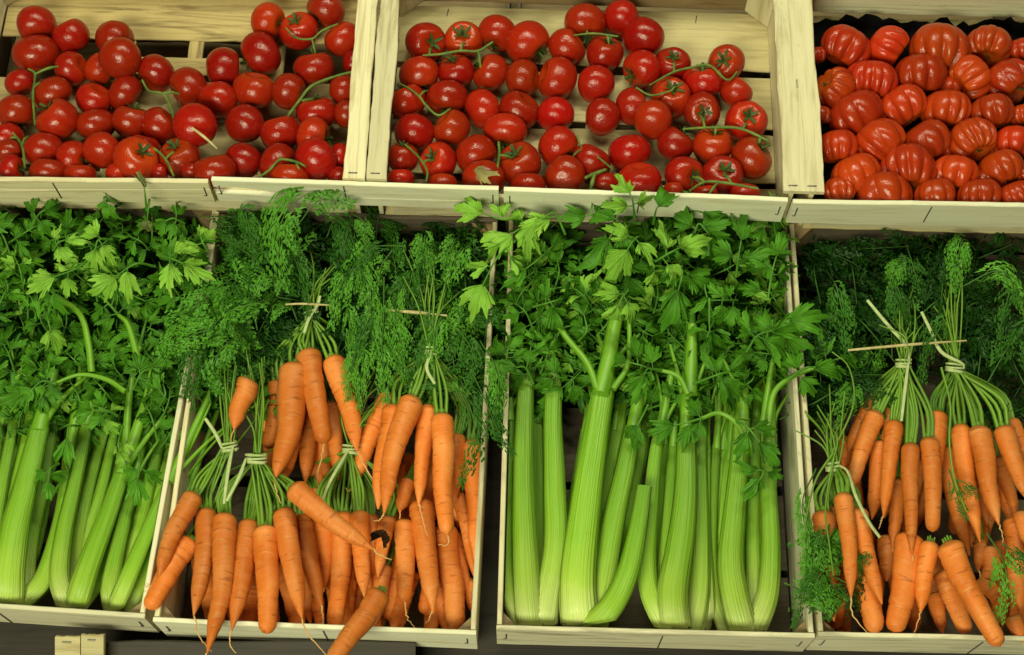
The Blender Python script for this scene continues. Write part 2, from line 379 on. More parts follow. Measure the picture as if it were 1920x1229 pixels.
class Crate:
    def __init__(s, tier, fl, fr, w0, L, depth, name, label, cat, group, W=None):
        s.T = tier
        a, b = P(*fl, tier, w0), P(*fr, tier, w0)
        s.ax = nrm(b - a); s.W = np.linalg.norm(b - a) if W is None else W
        s.A = a if W is None or W > 0 else a
        s.n = tier.n; s.bx = np.cross(s.n, s.ax); s.L = L; s.D = depth
        s.root = thing(name, s.pt(s.W / 2, L / 2, -depth), label, cat, group)
    def pt(s, a, b, c): return s.A + a * s.ax + b * s.bx + c * s.n
    def board(s, name, o, du, dv, dt, L, Wd, T, mat='wood', **kw):
        mb = MB(); add_board(mb, s.pt(*o), du, dv, dt, L, Wd, T, **kw); return mb.obj(name, M[mat], s.root)
    def front(s, h, t=.006, mat='wood', b=0.0, top=0.0, crack=None):
        mb = MB()
        if crack:
            # the board is split along the grain for part of its length
            x0, x1, y0, gap = crack
            xs = np.array([0, x1 * .25, x1 * .5, x1 * .55, x1 * .8, x1, s.W])
            lo = y0 + np.array([.004, .003, .001, -.002, -.001, .002, .004])
            g = np.array([gap, gap * 1.1, gap * .75, gap * .55, gap * .25, 0.0, 0.0])
            add_board(mb, s.pt(0, b, top - h), s.ax, s.n, -s.bx, s.W, h, t, edge1=(xs, lo))
            add_board(mb, s.pt(0, b, top - h), s.ax, s.n, -s.bx, s.W, h, t, edge0=(xs, lo + g))
        else:
            add_board(mb, s.pt(0, b, top - h), s.ax, s.n, -s.bx, s.W, h, t)
        return mb.obj('front_board', M[mat], s.root)
    def back(s, h, t=.006, mat='wood', top=0.0):
        return s.board('back_board', (0, s.L, top - h), s.ax, s.n, s.bx, s.W, h, t, mat)
    def side(s, right, h, t=.006, mat='wood', top=0.0, b0=0.001, b1=None, bow=0.0):
        b1 = s.L - .001 if b1 is None else b1
        if right: return s.board('side_board', (s.W - t - .0005, b0, top - h), s.bx, s.n, s.ax, b1 - b0, h, t, mat, bow=bow)
        return s.board('side_board', (.0005, b0, top - h), s.bx, s.n, s.ax, b1 - b0, h, t, mat, bow=bow)
    def post(s, a, b, da, db, top, bottom, mat='wood'):
        """triangular corner post"""
        p = [(a, b), (a + da, b), (a, b + db)]
        V = [s.pt(x, y, c) for c in (bottom, top) for x, y in p]
        U = [(c, k * .02) for c in (bottom, top) for k in range(3)]
        F4 = [(0, 1, 4, 3), (1, 2, 5, 4), (2, 0, 3, 5)]; F3 = [(0, 2, 1), (3, 4, 5)]
        if da * db < 0: F4 = [f[::-1] for f in F4]; F3 = [f[::-1] for f in F3]
        mb = MB(); mb.add(V, F4, U, 0, False); mb.add(V, F3, U, 0, False)
        return mb.obj('corner_post', M[mat], s.root)
    def staple(s, c0, c1, nv, hook=0.0):
        """wire staple lying on a face between two crate points; nv = outward normal of the face"""
        a, b = s.pt(*c0) + nv * .0008, s.pt(*c1) + nv * .0008
        d = nrm(b - a); sd = np.cross(d, nv)
        pts = [a - nv * .003, a, b, b + sd * hook - d * .0005, b + sd * hook - nv * .003] if hook else [a - nv * .003, a, b, b - nv * .003]
        C = np.array(pts); mb = MB(); tube(mb, C, .0008, 6, ref=nv + .3 * sd + .01)
        return mb.obj('staple', M['staple'], s.root)
    def slats(s, rows, t=.004, mat='wood', c=None, inset=.008):
        c = -s.D if c is None else c
        for b0, b1 in rows:
            s.board('floor_slat', (inset, b0, c), s.ax, s.bx, s.n, s.W - 2 * inset, b1 - b0, t, mat, bow=rng.uniform(-.003, .002), ragged=.0012)

NV_F = lambda c: -c.bx
def low_crate(fl, fr, label, mats=('wood', 'wood_grey'), front_mat='wood_grey', W=None, bows=(0, 0)):
    c = Crate(LOW, fl, fr, 0.0, .585, .115, 'wooden_crate', label, 'crate', 'wooden crates of vegetables in the lower tier', W)
    c.front(.082, mat=front_mat)
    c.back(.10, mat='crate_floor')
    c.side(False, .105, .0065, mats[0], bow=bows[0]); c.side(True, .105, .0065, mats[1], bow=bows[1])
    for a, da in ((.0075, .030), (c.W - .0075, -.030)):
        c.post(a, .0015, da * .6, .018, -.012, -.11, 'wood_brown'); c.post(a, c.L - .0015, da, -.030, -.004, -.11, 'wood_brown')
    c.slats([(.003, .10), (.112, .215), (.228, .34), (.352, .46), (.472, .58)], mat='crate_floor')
    for a in (.012, c.W - .012): c.staple((a, -.006, -.022), (a, -.006, -.046), NV_F(c), .003)
    c.staple((c.W * .5 + .01, -.006, -.012), (c.W * .5 + .01, -.006, -.078), NV_F(c))
    for b in (.02, .045): c.staple((c.W - .0075, b, -.03), (c.W - .0075, b + .014, -.03), -c.ax)
    return c
L1 = low_crate((-325, 1110), (272, 1150), 'wooden crate holding the left celery, its front board grey and stained')
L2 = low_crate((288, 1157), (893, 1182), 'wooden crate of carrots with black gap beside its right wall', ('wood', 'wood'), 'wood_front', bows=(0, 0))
L3 = low_crate((931, 1172), (1527, 1187), 'wooden crate holding four celery heads between the two carrot crates')
L4 = low_crate((1534, 1184), (2130, 1197), 'wooden crate of carrots under the ribbed tomatoes, at lower right', ('wood', 'wood'), 'wood_grey')

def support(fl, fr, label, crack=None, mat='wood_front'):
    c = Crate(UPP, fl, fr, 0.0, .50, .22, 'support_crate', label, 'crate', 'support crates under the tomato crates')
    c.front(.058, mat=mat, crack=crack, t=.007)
    for a, da in ((.001, .026), (c.W - .001, -.026)):
        c.post(a, .012, da, .026, -.060, -.21, 'wood_brown')
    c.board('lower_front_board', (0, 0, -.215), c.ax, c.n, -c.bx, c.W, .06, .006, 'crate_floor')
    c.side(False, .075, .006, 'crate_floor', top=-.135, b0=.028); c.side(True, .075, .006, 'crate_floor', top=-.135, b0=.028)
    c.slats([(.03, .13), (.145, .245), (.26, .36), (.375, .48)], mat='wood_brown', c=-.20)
    for a in (.008, c.W - .008): c.staple((a, -.007, -.014), (a, -.007, -.036), NV_F(c), .003)
    a = c.W * (.48 if crack is None else .46); c.staple((a, -.007, -.004), (a, -.007, -.046), NV_F(c), 0)
    return c
S1 = support((-150, 330), (390, 334), 'support crate with golden split front board under the left tomatoes', (0, .20, .034, .006), 'wood')
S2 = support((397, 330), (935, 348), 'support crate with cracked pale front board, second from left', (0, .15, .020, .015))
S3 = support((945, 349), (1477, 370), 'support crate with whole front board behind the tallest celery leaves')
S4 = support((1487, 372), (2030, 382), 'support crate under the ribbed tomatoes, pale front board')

def tomato_crate(fl, fr, L, label, W, mats):
    c = Crate(UPP, fl, fr, .004, L, .105, 'tomato_crate', label, 'crate', 'tomato crates of the upper tier', W)
    b0 = .006
    rail = .030
    c.board('front_board', (.032, b0, -.10), c.ax, c.n, c.bx, c.W - .064, .06, .006, 'wood')
    c.board('back_board', (0, L, -.10), c.ax, c.n, c.bx, c.W, .10, .006, mats[2])
    for r, m in ((0, mats[0]), (1, mats[1])):
        a = 0 if not r else c.W - rail
        # flat top rail, with the board standing under it
        c.board('top_rail', (a, b0, -.0075), c.bx, c.ax, c.n, L - b0, rail, .0075, m, ragged=.001, bow=.002)
        c.board('side_board', (a + (.012 if not r else .010), b0, -.10), c.bx, c.n, c.ax, L - b0 - .002, .0915, .006, m)
        c.staple((a + (.006 if not r else .0), .17, 0), (a + (.029 if not r else .018), .17, 0), c.n)
        c.staple((a + .008, b0 + .008, 0), (a + .020, b0 + .008, 0), c.n)
    for a, da in ((.0185, .034), (c.W - .0205, -.034)):
        c.post(a, L - .001, da, -.030, -.009, -.099, 'wood')
    return c
T1 = tomato_crate((-139, 325), (681, 342), .385, 'tomato crate at left with dark stained floor slats', .60, ('wood_grey', 'wood', 'wood_stained'))
T2 = tomato_crate((683, 342), (1502, 366), .378, 'tomato crate in the middle with cream floor slats and gaps', .60, ('wood', 'wood', 'wood_brown'))
T3 = tomato_crate((1504, 366), (2323, 390), .378, 'tomato crate at right packed with ribbed tomatoes', .60, ('wood', 'wood', 'wood_grey'))
T2.slats([(.006, .066), (.076, .158), (.169, .255), (.268, .372)], inset=.02, mat='slat')
T1.slats([(.006, .066), (.076, .156), (.166, .226)], inset=.02, mat='slat_brown')
T1.slats([(.300, .384)], inset=.02, mat='wood_stained')
T1.slats([(.238, .268)], inset=.18, mat='wood_stained')
T3.slats([(.006, .12), (.13, .25), (.26, .372)], inset=.02, mat='slat')
for c in (T1, T2):
    for a in (.20, .305, .43):
        c.board('floor_batten', (a, .008, -.1105), c.bx, c.ax, c.n, c.L - .012, .022, .005, 'wood_stained' if c is T1 else 'wood_brown')
for a in (.09, .26, .28, .47): T2.staple((a, .352, -.1008), (a + .002, .365, -.1008), T2.n)

# black liner in the ribbed tomato crate
mb = MB(); nx, ny = 60, 10
X = np.linspace(.022, .578, nx); Y = np.linspace(0, 1, ny)
V = np.zeros((ny, nx, 3))
top = -.085 + wob(nx, .010, nprng, 16)
for i, x in enumerate(X):
    for j, y in enumerate(Y):
        if j < 6: b, cc = .02 + (.325) * j / 5, -.0985
        else: b, cc = .345 + .008 * (j - 5) / 4 + .003 * sin(i * 1.7), -.0985 + (top[i] + .0985 + .006) * (j - 5) / 4
        V[j, i] = T3.pt(x, b, max(cc, -.0985))
mb.add(V, grid_faces(ny, nx), None, 0, True)
tag(mb.obj('crate_liner', M['liner'], origin=T3.pt(.3, .2, -.0985)), 'black ragged liner sheet under the ribbed tomatoes', 'liner')

# ------------------------------------------------------------------ tomatoes
def tomato_mesh(seed, ribs=0):
    r = np.random.default_rng(seed)
    nr, ns = (34, 48) if not ribs else (40, 120)
    th = np.linspace(0, pi, nr)[:, None]; ph = (np.arange(ns) / ns * 2 * pi)[None, :]
    sx = np.sin(th); cz = np.cos(th)
    if not ribs:
        k = r.integers(4, 7); p = r.uniform(0, 6.3, 4)
        lob = .030 * np.cos(k * ph + p[0]) * np.exp(-((th - .6) / .55) ** 2) + .028 * np.cos(2 * ph + p[1]) * sx + .018 * np.cos(3 * ph + p[2]) * sx
        rad = (np.abs(sx) ** .92) * (1 + lob)
        z = .86 * cz - (.24 + .06 * r.random()) * np.exp(-(th / .42) ** 2) + .04 * np.exp(-((pi - th) / .4) ** 2)
        z = z + .05 * np.cos(ph + p[3]) * np.exp(-((th - .5) / .5) ** 2)
    else:
        p = r.uniform(0, 6.3, 6)
        warp = ph + .15 * np.sin(ph + p[0]) + .12 * np.sin(2 * ph + p[1]) + .05 * np.sin(3 * ph + p[4]) + .05 * np.sin(th * 1.5 + p[5])
        g = np.abs(np.sin(ribs * warp / 2))
        groove = (1 - g) ** 1.35
        fall = .18 + .82 * np.exp(-((th - .75) / .85) ** 2)
        var = 1 + .35 * np.sin(2 * ph + p[2])
        rad = (np.abs(sx) ** .85) * (1 + .04 * np.cos(2 * ph + p[3]) + .03 * np.cos(3 * ph + p[0])) * (1 - .29 * groove * fall * var + .03)
        z = .86 * cz - .40 * np.exp(-(th / .45) ** 2) + .05 * np.exp(-((pi - th) / .4) ** 2)
        z = z * (1 - .06 * groove * fall) + .06 * np.cos(ph + p[2]) * sx
    V = np.stack([rad * np.cos(ph), rad * np.sin(ph), z + 0 * ph], -1)
    U = np.stack(np.broadcast_arrays(ph / (2 * pi), th / pi), -1)
    mb = MB(); mb.add(V, grid_faces(nr, ns, True)[:, ::-1], U)
    return mb.mesh('ribbed_tomato' if ribs else 'tomato', M['ribbed' if ribs else 'tomato'])
def calyx_mesh(seed, stalk=True):
    r = np.random.default_rng(seed); mb = MB(); k = r.integers(5, 7)
    for i in range(k):
        a = 2 * pi * (i + r.uniform(-.2, .2)) / k; L = r.uniform(.34, .58); lift = r.uniform(-.02, .16)
        n = 7; s = np.linspace(0, 1, n); w = .085 * np.sin(pi * (s * .86 + .14)) ** .8
        R = .04 + L * s; z = .60 + .13 * np.sin(s * 1.7) + lift * s * s
        tw = r.uniform(-.5, .5) * s * .3
        ctr = np.stack([R * np.cos(a + tw), R * np.sin(a + tw), z], 1); sd = np.array([-sin(a), cos(a), 0])
        V = np.stack([ctr - w[:, None] * sd + [0, 0, .03], ctr, ctr + w[:, None] * sd + [0, 0, .03]], 1)
        mb.add(V, grid_faces(n, 3))
    d = r.uniform(-.25, .25, 2)
    if stalk: tube(mb, spline([(0, 0, .56), (d[0] * .3, d[1] * .3, .78), (d[0], d[1], .98)], 6), [.09, .075, .06, .06, .075, .07], 7, ref=(1, 0, .2))
    return mb.mesh('calyx', M['calyx'])
TM = [tomato_mesh(100 + i) for i in range(12)]
RM = [tomato_mesh(200 + i, ribs=[8, 9, 11, 10, 7, 9][i % 6]) for i in range(10)]
CM = [calyx_mesh(300 + i) for i in range(6)]
ORD = ['first', 'second', 'third', 'fourth', 'fifth', 'sixth', 'seventh', 'eighth', 'ninth', 'tenth', 'eleventh', 'twelfth', 'thirteenth', 'fourteenth']
def orient(ang, tilt, roll):
    a, t = radians(ang), radians(tilt)
    z = rot([cos(t) * cos(a), cos(t) * sin(a), sin(t)])
    h = nrm(np.cross(z, rot([.13, .2, 1]))); k = np.cross(z, h)
    x = cos(roll) * h + sin(roll) * k; y = np.cross(z, x)
    return np.stack([x, y, z], 1)
from mathutils import Matrix
def place(o, p, R, sc):
    m = np.eye(4); m[:3, :3] = R * np.asarray(sc)[None, :]; m[:3, 3] = p
    o.matrix_world = Matrix(m.tolist())
def set_tomatoes(data, ox, k, rows, crate_word, wfun, ribbed=False):
    """data: (zx, zy, w, h, stalk angle, tilt towards viewer, calyx shown, lift)"""
    r = random.Random(ox + 17); lst = []
    for d in data:
        zx, zy, w, h, ang, tilt, cal = d[:7]; lift = d[7] if len(d) > 7 else 0
        row = sum(zy > b for b in rows); lst.append([row, zx, zy, w, h, ang, tilt, cal, lift])
    for row in sorted({l[0] for l in lst}):
        rowl = sorted([l for l in lst if l[0] == row], key=lambda l: l[1])
        for i, (_, zx, zy, w, h, ang, tilt, cal, lift) in enumerate(rowl):
            px, py = ox + zx * k, zy * k
            p = P(px, py, UPP, wfun(py) + lift); q = mpp(p)
            D = max(w, h) * k * q; fl = min(w, h) / max(w, h)
            me = r.choice(RM if ribbed else TM)
            o = bpy.data.objects.new('ribbed_tomato' if ribbed else 'tomato', me); COL.objects.link(o)
            R = orient(ang + r.uniform(-6, 6), tilt, r.uniform(0, 6.28)); s = D / 2 * (1.08 if ribbed else 1.04 if tilt < -30 else 1.10)
            if ribbed: sc = (s * 1.02, s * 1.02 * r.uniform(.92, 1), s * 1.02)
            else: sc = (s, s * r.uniform(.95, 1.0), s * min(1.04, max(.92, fl + .16)))
            place(o, p, R, sc)
            which = f"{ORD[i]} from left in {ORD[row]} row" if row < len(rows) else f"{ORD[i]} from left in front row"
            half = row == len(rows)
            if ribbed:
                look = 'half hidden ribbed tomato' if half else ('ribbed tomato with dark stalk scar' if cal else 'plump ribbed tomato')
                tag(o, f'{look}, {which} of right crate', 'tomato', 'ribbed tomatoes in the right crate')
            else:
                look = 'half hidden red tomato' if half else ('red tomato with green calyx' if cal else 'smooth red tomato')
                tag(o, f'{look}, {which} of {crate_word} crate', 'tomato', 'red vine tomatoes')
            if cal:
                c = bpy.data.objects.new('calyx', r.choice(CM)); COL.objects.link(c); c.parent = o
                c.scale = (.72, .72, .72) if ribbed else (1, 1, 1)
                c.location = (0, 0, -.08 if ribbed else 0)
A = -110
T1D = [(183,125,185,165,-80,15,1),(355,182,175,165,110,15,0),(575,195,180,165,90,-10,0),(600,292,205,205,60,-60,0,.03),(178,268,215,140,-80,-20,0),
 (358,345,140,165,10,15,0),(500,347,155,150,-40,-20,0),(1340,110,170,165,-15,15,1),(1495,155,180,180,110,58,1),(1630,50,180,175,-140,15,1),
 (1715,195,150,170,130,15,0),(1305,272,205,172,200,5,1),(1570,342,195,138,90,10,1),(1765,315,90,120,0,0,0),(1120,342,172,187,10,-10,0),
 (780,367,170,180,-135,18,0),(945,440,172,190,-150,18,0),(1270,452,192,185,75,22,0),(1445,457,157,172,-20,5,0),(1720,452,135,160,0,0,0),
 (100,415,135,122,-60,0,0),(263,467,187,135,-60,-20,0),(470,500,167,147,45,25,0),(625,467,170,140,-30,-15,0),(1090,500,187,178,60,-50,0),
 (85,562,165,180,-80,0,1),(288,602,207,178,125,25,1,.012),(480,622,178,128,-80,-10,1),(660,610,182,152,75,14,1),(800,632,162,178,40,14,0),
 (975,627,217,207,-100,-55,0,.028),(1223,620,192,187,50,-60,0),(1400,665,192,162,105,12,0),(1580,567,197,147,88,12,1),(1732,572,110,132,0,0,0),
 (35,690,150,125,-50,10,1),(45,757,135,105,-90,0,0),(218,752,178,148,100,-20,0),(365,790,153,162,-10,15,1),(508,752,182,172,60,-50,0,.01),
 (680,802,212,182,42,40,1,.014),(900,790,192,178,100,45,1),(1070,856,200,150,100,10,0,.01),(1215,806,182,178,60,-50,0),(1390,822,192,155,-10,10,1),
 (1570,692,197,137,-10,10,1),(1580,797,187,202,40,-30,0,.014),(1700,782,80,122,0,0,0),(240,862,172,110,90,0,0),(400,880,152,90,90,10,0),
 (590,880,130,110,0,0,0),(60,848,135,90,0,10,1),(965,860,120,90,90,0,0),(1445,892,192,100,90,0,0),(1690,890,110,100,0,0,0),(800,866,90,90,0,0,0),(722,735,150,110,80,10,0,-.012)]
set_tomatoes(T1D, 0, .375, [240, 400, 530, 700, 832], 'left', lambda y: np.interp(y, [0, 120, 230, 300, 340], [-.072, -.070, -.058, -.040, -.030]))
T2D = [(285,193,170,145,-20,58,1),(455,180,160,155,100,74,1),(608,152,152,162,-115,14,1),(740,195,187,172,-35,16,1),(1000,107,177,152,-88,18,1),
 (1165,82,158,142,60,-40,0),(920,215,162,158,40,25,0),(1090,242,162,145,78,40,1),(1260,170,187,152,50,-40,0),(1395,290,147,150,90,66,1),
 (1635,285,157,152,170,70,1),(255,335,167,142,-75,8,1),(420,325,152,142,100,34,1),(575,330,152,157,140,14,1),(720,352,142,157,0,12,0),
 (875,357,162,182,160,12,0),(1050,380,142,167,80,-60,0),(1258,312,162,167,-145,18,1),(1530,367,172,134,90,26,1),(1680,416,142,137,40,10,0),
 (200,457,155,140,120,15,1),(383,442,172,137,-85,16,1),(540,492,133,167,20,-20,0),(705,497,167,152,45,22,0),(868,516,162,142,70,-40,0),
 (1080,527,162,162,80,-70,0),(1215,482,147,157,10,10,0),(1385,442,177,177,80,62,1),(1305,540,172,147,60,-50,0,.02),(1527,502,157,147,-80,80,1),
 (1725,547,177,157,80,76,1),(232,597,167,157,60,-30,0),(400,582,162,147,130,22,0),(640,592,182,139,-95,16,1),(1408,652,157,147,55,18,1),
 (1575,657,177,147,85,32,1),(1750,712,177,167,45,28,1),(180,708,138,135,80,25,1),(340,727,157,147,150,60,1),(510,697,177,157,-60,5,0),
 (705,737,187,157,120,50,1),(880,662,177,157,-40,16,1),(1030,728,167,130,60,-10,0),(1200,687,182,142,-80,0,0),(910,792,182,150,60,-70,0),
 (1447,792,167,147,-10,55,1),(1620,792,172,147,80,70,1),(170,806,115,90,90,0,0),(545,806,182,110,90,-20,0),(745,840,152,80,90,0,0),
 (1095,826,122,90,90,0,0),(1245,812,182,115,90,25,0),(1400,856,90,60,90,0,0),(1720,876,132,60,90,20,0),(1540,876,110,50,90,0,0),(360,830,122,50,90,0,0)]
set_tomatoes(T2D, 680, .41667, [247, 420, 562, 680, 782], 'middle', lambda y: np.interp(y, [0, 180, 260, 360], [-.072, -.070, -.062, -.040]))
T3D = [(535,265,245,225,-125,0,0),(755,255,225,200,-30,10,0),(1035,270,300,200,-100,5,0),(1295,250,222,220,-112,25,1),(1475,275,150,130,-80,0,0),
 (470,480,185,222,150,28,1),(665,440,247,205,-95,-5,0),(930,405,252,200,-90,-5,0),(1195,420,217,222,-140,5,0),(1412,440,212,242,-50,30,1),
 (585,622,267,205,-70,0,0),(835,580,232,242,-60,8,1),(1065,592,232,200,-90,0,0),(1310,612,222,200,-75,5,1),(1478,620,130,125,-80,0,0),
 (490,792,160,207,-90,5,0),(710,772,267,225,-45,15,1),(960,770,242,200,-60,0,0),(1205,760,242,215,-72,28,1),(1432,766,195,195,-95,0,0),
 (585,942,242,200,-70,0,0),(865,922,292,205,-88,22,1),(1115,932,217,200,-100,0,0),(1365,907,217,200,-62,5,1),(1496,932,80,100,-80,0,0),
 (495,1022,155,100,-80,5,0),(735,1048,267,130,-90,5,0),(1010,1053,212,120,-80,0,0),(1245,1056,212,140,-90,0,0),(1445,1056,180,120,-70,0,0),
 (375,300,70,100,-90,0,0),(395,620,60,110,-90,0,0),
 (600,540,200,180,-80,0,0,-.03),(830,480,200,180,-80,0,0,-.03),(1080,490,200,180,-80,0,0,-.03),(700,670,200,180,-80,0,0,-.03),(1190,690,200,180,-80,0,0,-.03),
 (600,850,200,180,-80,0,0,-.03),(840,850,200,180,-80,0,0,-.03),(1080,840,200,180,-80,0,0,-.03),(1330,830,200,180,-80,0,0,-.03),(1290,980,200,180,-80,0,0,-.02),(990,990,190,170,-80,0,0,-.02),(720,980,190,170,-80,0,0,-.02),(1350,330,200,180,-80,0,0,-.03)]
T3F = T3D[:32]
set_tomatoes(T3F, 1400, .35, [330, 510, 690, 860, 990], 'right', lambda y: np.interp(y, [60, 200, 360], [-.064, -.056, -.035]), True)
r = random.Random(3)
for d in T3D[32:]:
    p = P(1400 + d[0] * .35, d[1] * .35, UPP, np.interp(d[1] * .35, [60, 200, 360], [-.064, -.056, -.035]) + d[7]); q = mpp(p) * d[2] * .35 / 2
    o = bpy.data.objects.new('ribbed_tomato', r.choice(RM)); COL.objects.link(o)
    place(o, p, orient(d[4] + r.uniform(-20, 20), 0, r.uniform(0, 6)), (q, q, q))
    tag(o, 'shaded ribbed tomato showing only in a gap between front tomatoes', 'tomato', 'ribbed tomatoes in the right crate')

# vines
def vine(pts, branches, ox, k, label, wadd=0.0, rad=.0024, cr='m'):
    wf = lambda y: np.interp(y, [0, 180, 260, 360], [-.044, -.042, -.034, -.014]) + wadd
    def conv(L): return [P(ox + x * k, y * k, UPP, wf(y * k)) for x, y in L]
    C = spline(conv(pts), 26); mb = MB()
    R = rad * np.interp(np.linspace(0, 1, 26), [0, .1, .5, .9, 1], [.8, .95, 1.1, 1, .8]) * (1 + .15 * nprng.normal(0, 1, 26) * .5)
    tube(mb, C, R * .75, 8, ref=UPP.n)
    o = mb.obj('vine_stem', M['vine'], origin=C[0]); tag(o, label, 'vine', 'green tomato vine stems')
    for b in branches:
        pp = conv(b); pp[-1] = pp[-1] - UPP.n * .008
        mid = (pp[0] + pp[-1]) / 2 + UPP.n * .004
        m2 = MB(); Cb = spline([pp[0], mid, pp[-1]], 9); tube(m2, Cb, np.linspace(rad * .8, rad * .7, 9) * np.array([1, 1, 1, 1, 1.25, 1.3, 1, 1, 1.1]), 7, ref=UPP.n)
        ob = m2.obj('side_stalk', M['vine'], parent=o)
        ob['_o'] = list(C[0])
    return o
V1 = lambda *a, **k: vine(a[0], a[1], 0, .375, a[2], **k)
V2 = lambda *a, **k: vine(a[0], a[1], 680, .41667, a[2], **k)
V1([(140,345),(175,372),(165,480),(175,625)], [[(175,372),(235,330),(300,315)],[(168,440),(210,400)]], 'upright green vine stem near the left wall of left tomato crate')
V1([(710,400),(745,455),(815,470),(850,530),(868,590)], [[(815,470),(890,455)]], 'S-shaped green vine stem in the centre of left tomato crate')
V1([(1760,360),(1670,385),(1560,430),(1500,500),(1410,620)], [[(1510,505),(1590,490)]], 'long slanting green vine stem at right of left tomato crate', rad=.0027)
V1([(1430,140),(1480,190),(1560,195),(1610,155),(1690,120)], [[(1560,195),(1575,260)]], 'dark vine stem joining the topmost tomatoes of left crate', rad=.002)
V1([(60,660),(110,730),(125,840)], [[(110,730),(130,670)],[(80,690),(40,690)]], 'short green vine stem in lower left corner of left crate')
V1([(700,735),(770,745),(830,800),(868,880)], [[(830,795),(880,745)]], 'green vine stem reaching down to golden board in left crate', wadd=.012)
V1([(1290,890),(1350,850),(1400,800),(1480,810),(1530,835)], [[(1400,800),(1385,740)],[(1480,810),(1500,870)]], 'knotted green vine stem beside front right tomatoes of left crate', wadd=.014)
V2([(270,250),(350,245),(440,230),(520,230),(585,190)], [[(440,230),(455,178)],[(520,230),(530,290)],[(300,250),(305,205)]], 'green vine stem below three top left tomatoes of middle crate')
V2([(1290,385),(1400,325),(1480,305),(1560,295),(1640,362),(1685,325)], [[(1400,325),(1405,270)],[(1530,300),(1530,320)]], 'long light green vine stem among right tomatoes of middle crate')
V2([(1230,395),(1300,430),(1390,408)], [[(1390,408),(1420,375)]], 'short curved vine stem beside leaning tomato of middle crate', rad=.002)
V2([(1440,582),(1570,575),(1700,580),(1830,637)], [[(1540,577),(1525,512)],[(1710,583),(1730,545)],[(1590,575),(1585,605)],[(1790,620),(1780,655)]], 'level green vine stem ending at right wall of middle crate', rad=.0027)
V2([(1470,860),(1540,820),(1640,825),(1780,850)], [[(1540,820),(1490,785)],[(1660,828),(1630,775)],[(1600,822),(1560,865)]], 'green vine stem on two front right tomatoes of middle crate', wadd=.012)
V2([(160,375),(210,400),(255,435),(285,475),(340,520),(395,490)], [[(255,435),(290,395)]], 'dark curling vine stem near left rail of middle crate', rad=.002)
V2([(190,650),(250,705),(290,770),(285,822)], [[(270,735),(310,710)]], 'green vine stem at lower left of middle crate', rad=.0021)
V2([(612,640),(615,700),(605,762)], [[(613,700),(682,703)]], 'short forked vine stem on front tomato of middle crate', rad=.0026)
V2([(965,612),(990,670),(1060,710),(1125,762)], [[(990,670),(940,700)]], 'pale thin vine stem in front centre of middle crate', rad=.0019)
V2([(1000,802),(1045,782),(1095,764)], [[(1045,782),(1025,850)]], 'thick pale vine stub behind front board of middle crate', rad=.0034)
V2([(950,160),(1040,152),(1150,165)], [[(1100,158),(1110,195)],[(1010,155),(1010,130)]], 'dark vine stem between uppermost tomatoes of middle crate', rad=.002)

# straw and dry bits on the tomatoes
def straw(pts, T, w, rad, label, name='straw', mat='straw', cat='straw', flat=.5):
    C = spline([P(x, y, T, w_) for (x, y), w_ in zip(pts, w)], 14); mb = MB()
    tube(mb, C, rad * np.interp(np.linspace(0, 1, 14), [0, .5, 1], [.8, 1, .55]), 6, ref=T.n, flat=flat)
    return tag(mb.obj(name, M[mat], origin=C[0]), label, cat)
straw([(360,240),(384,258),(407,279)], UPP, [.0, .0, -.01], .0022, 'pale dry straw lying on large tomato in left crate')

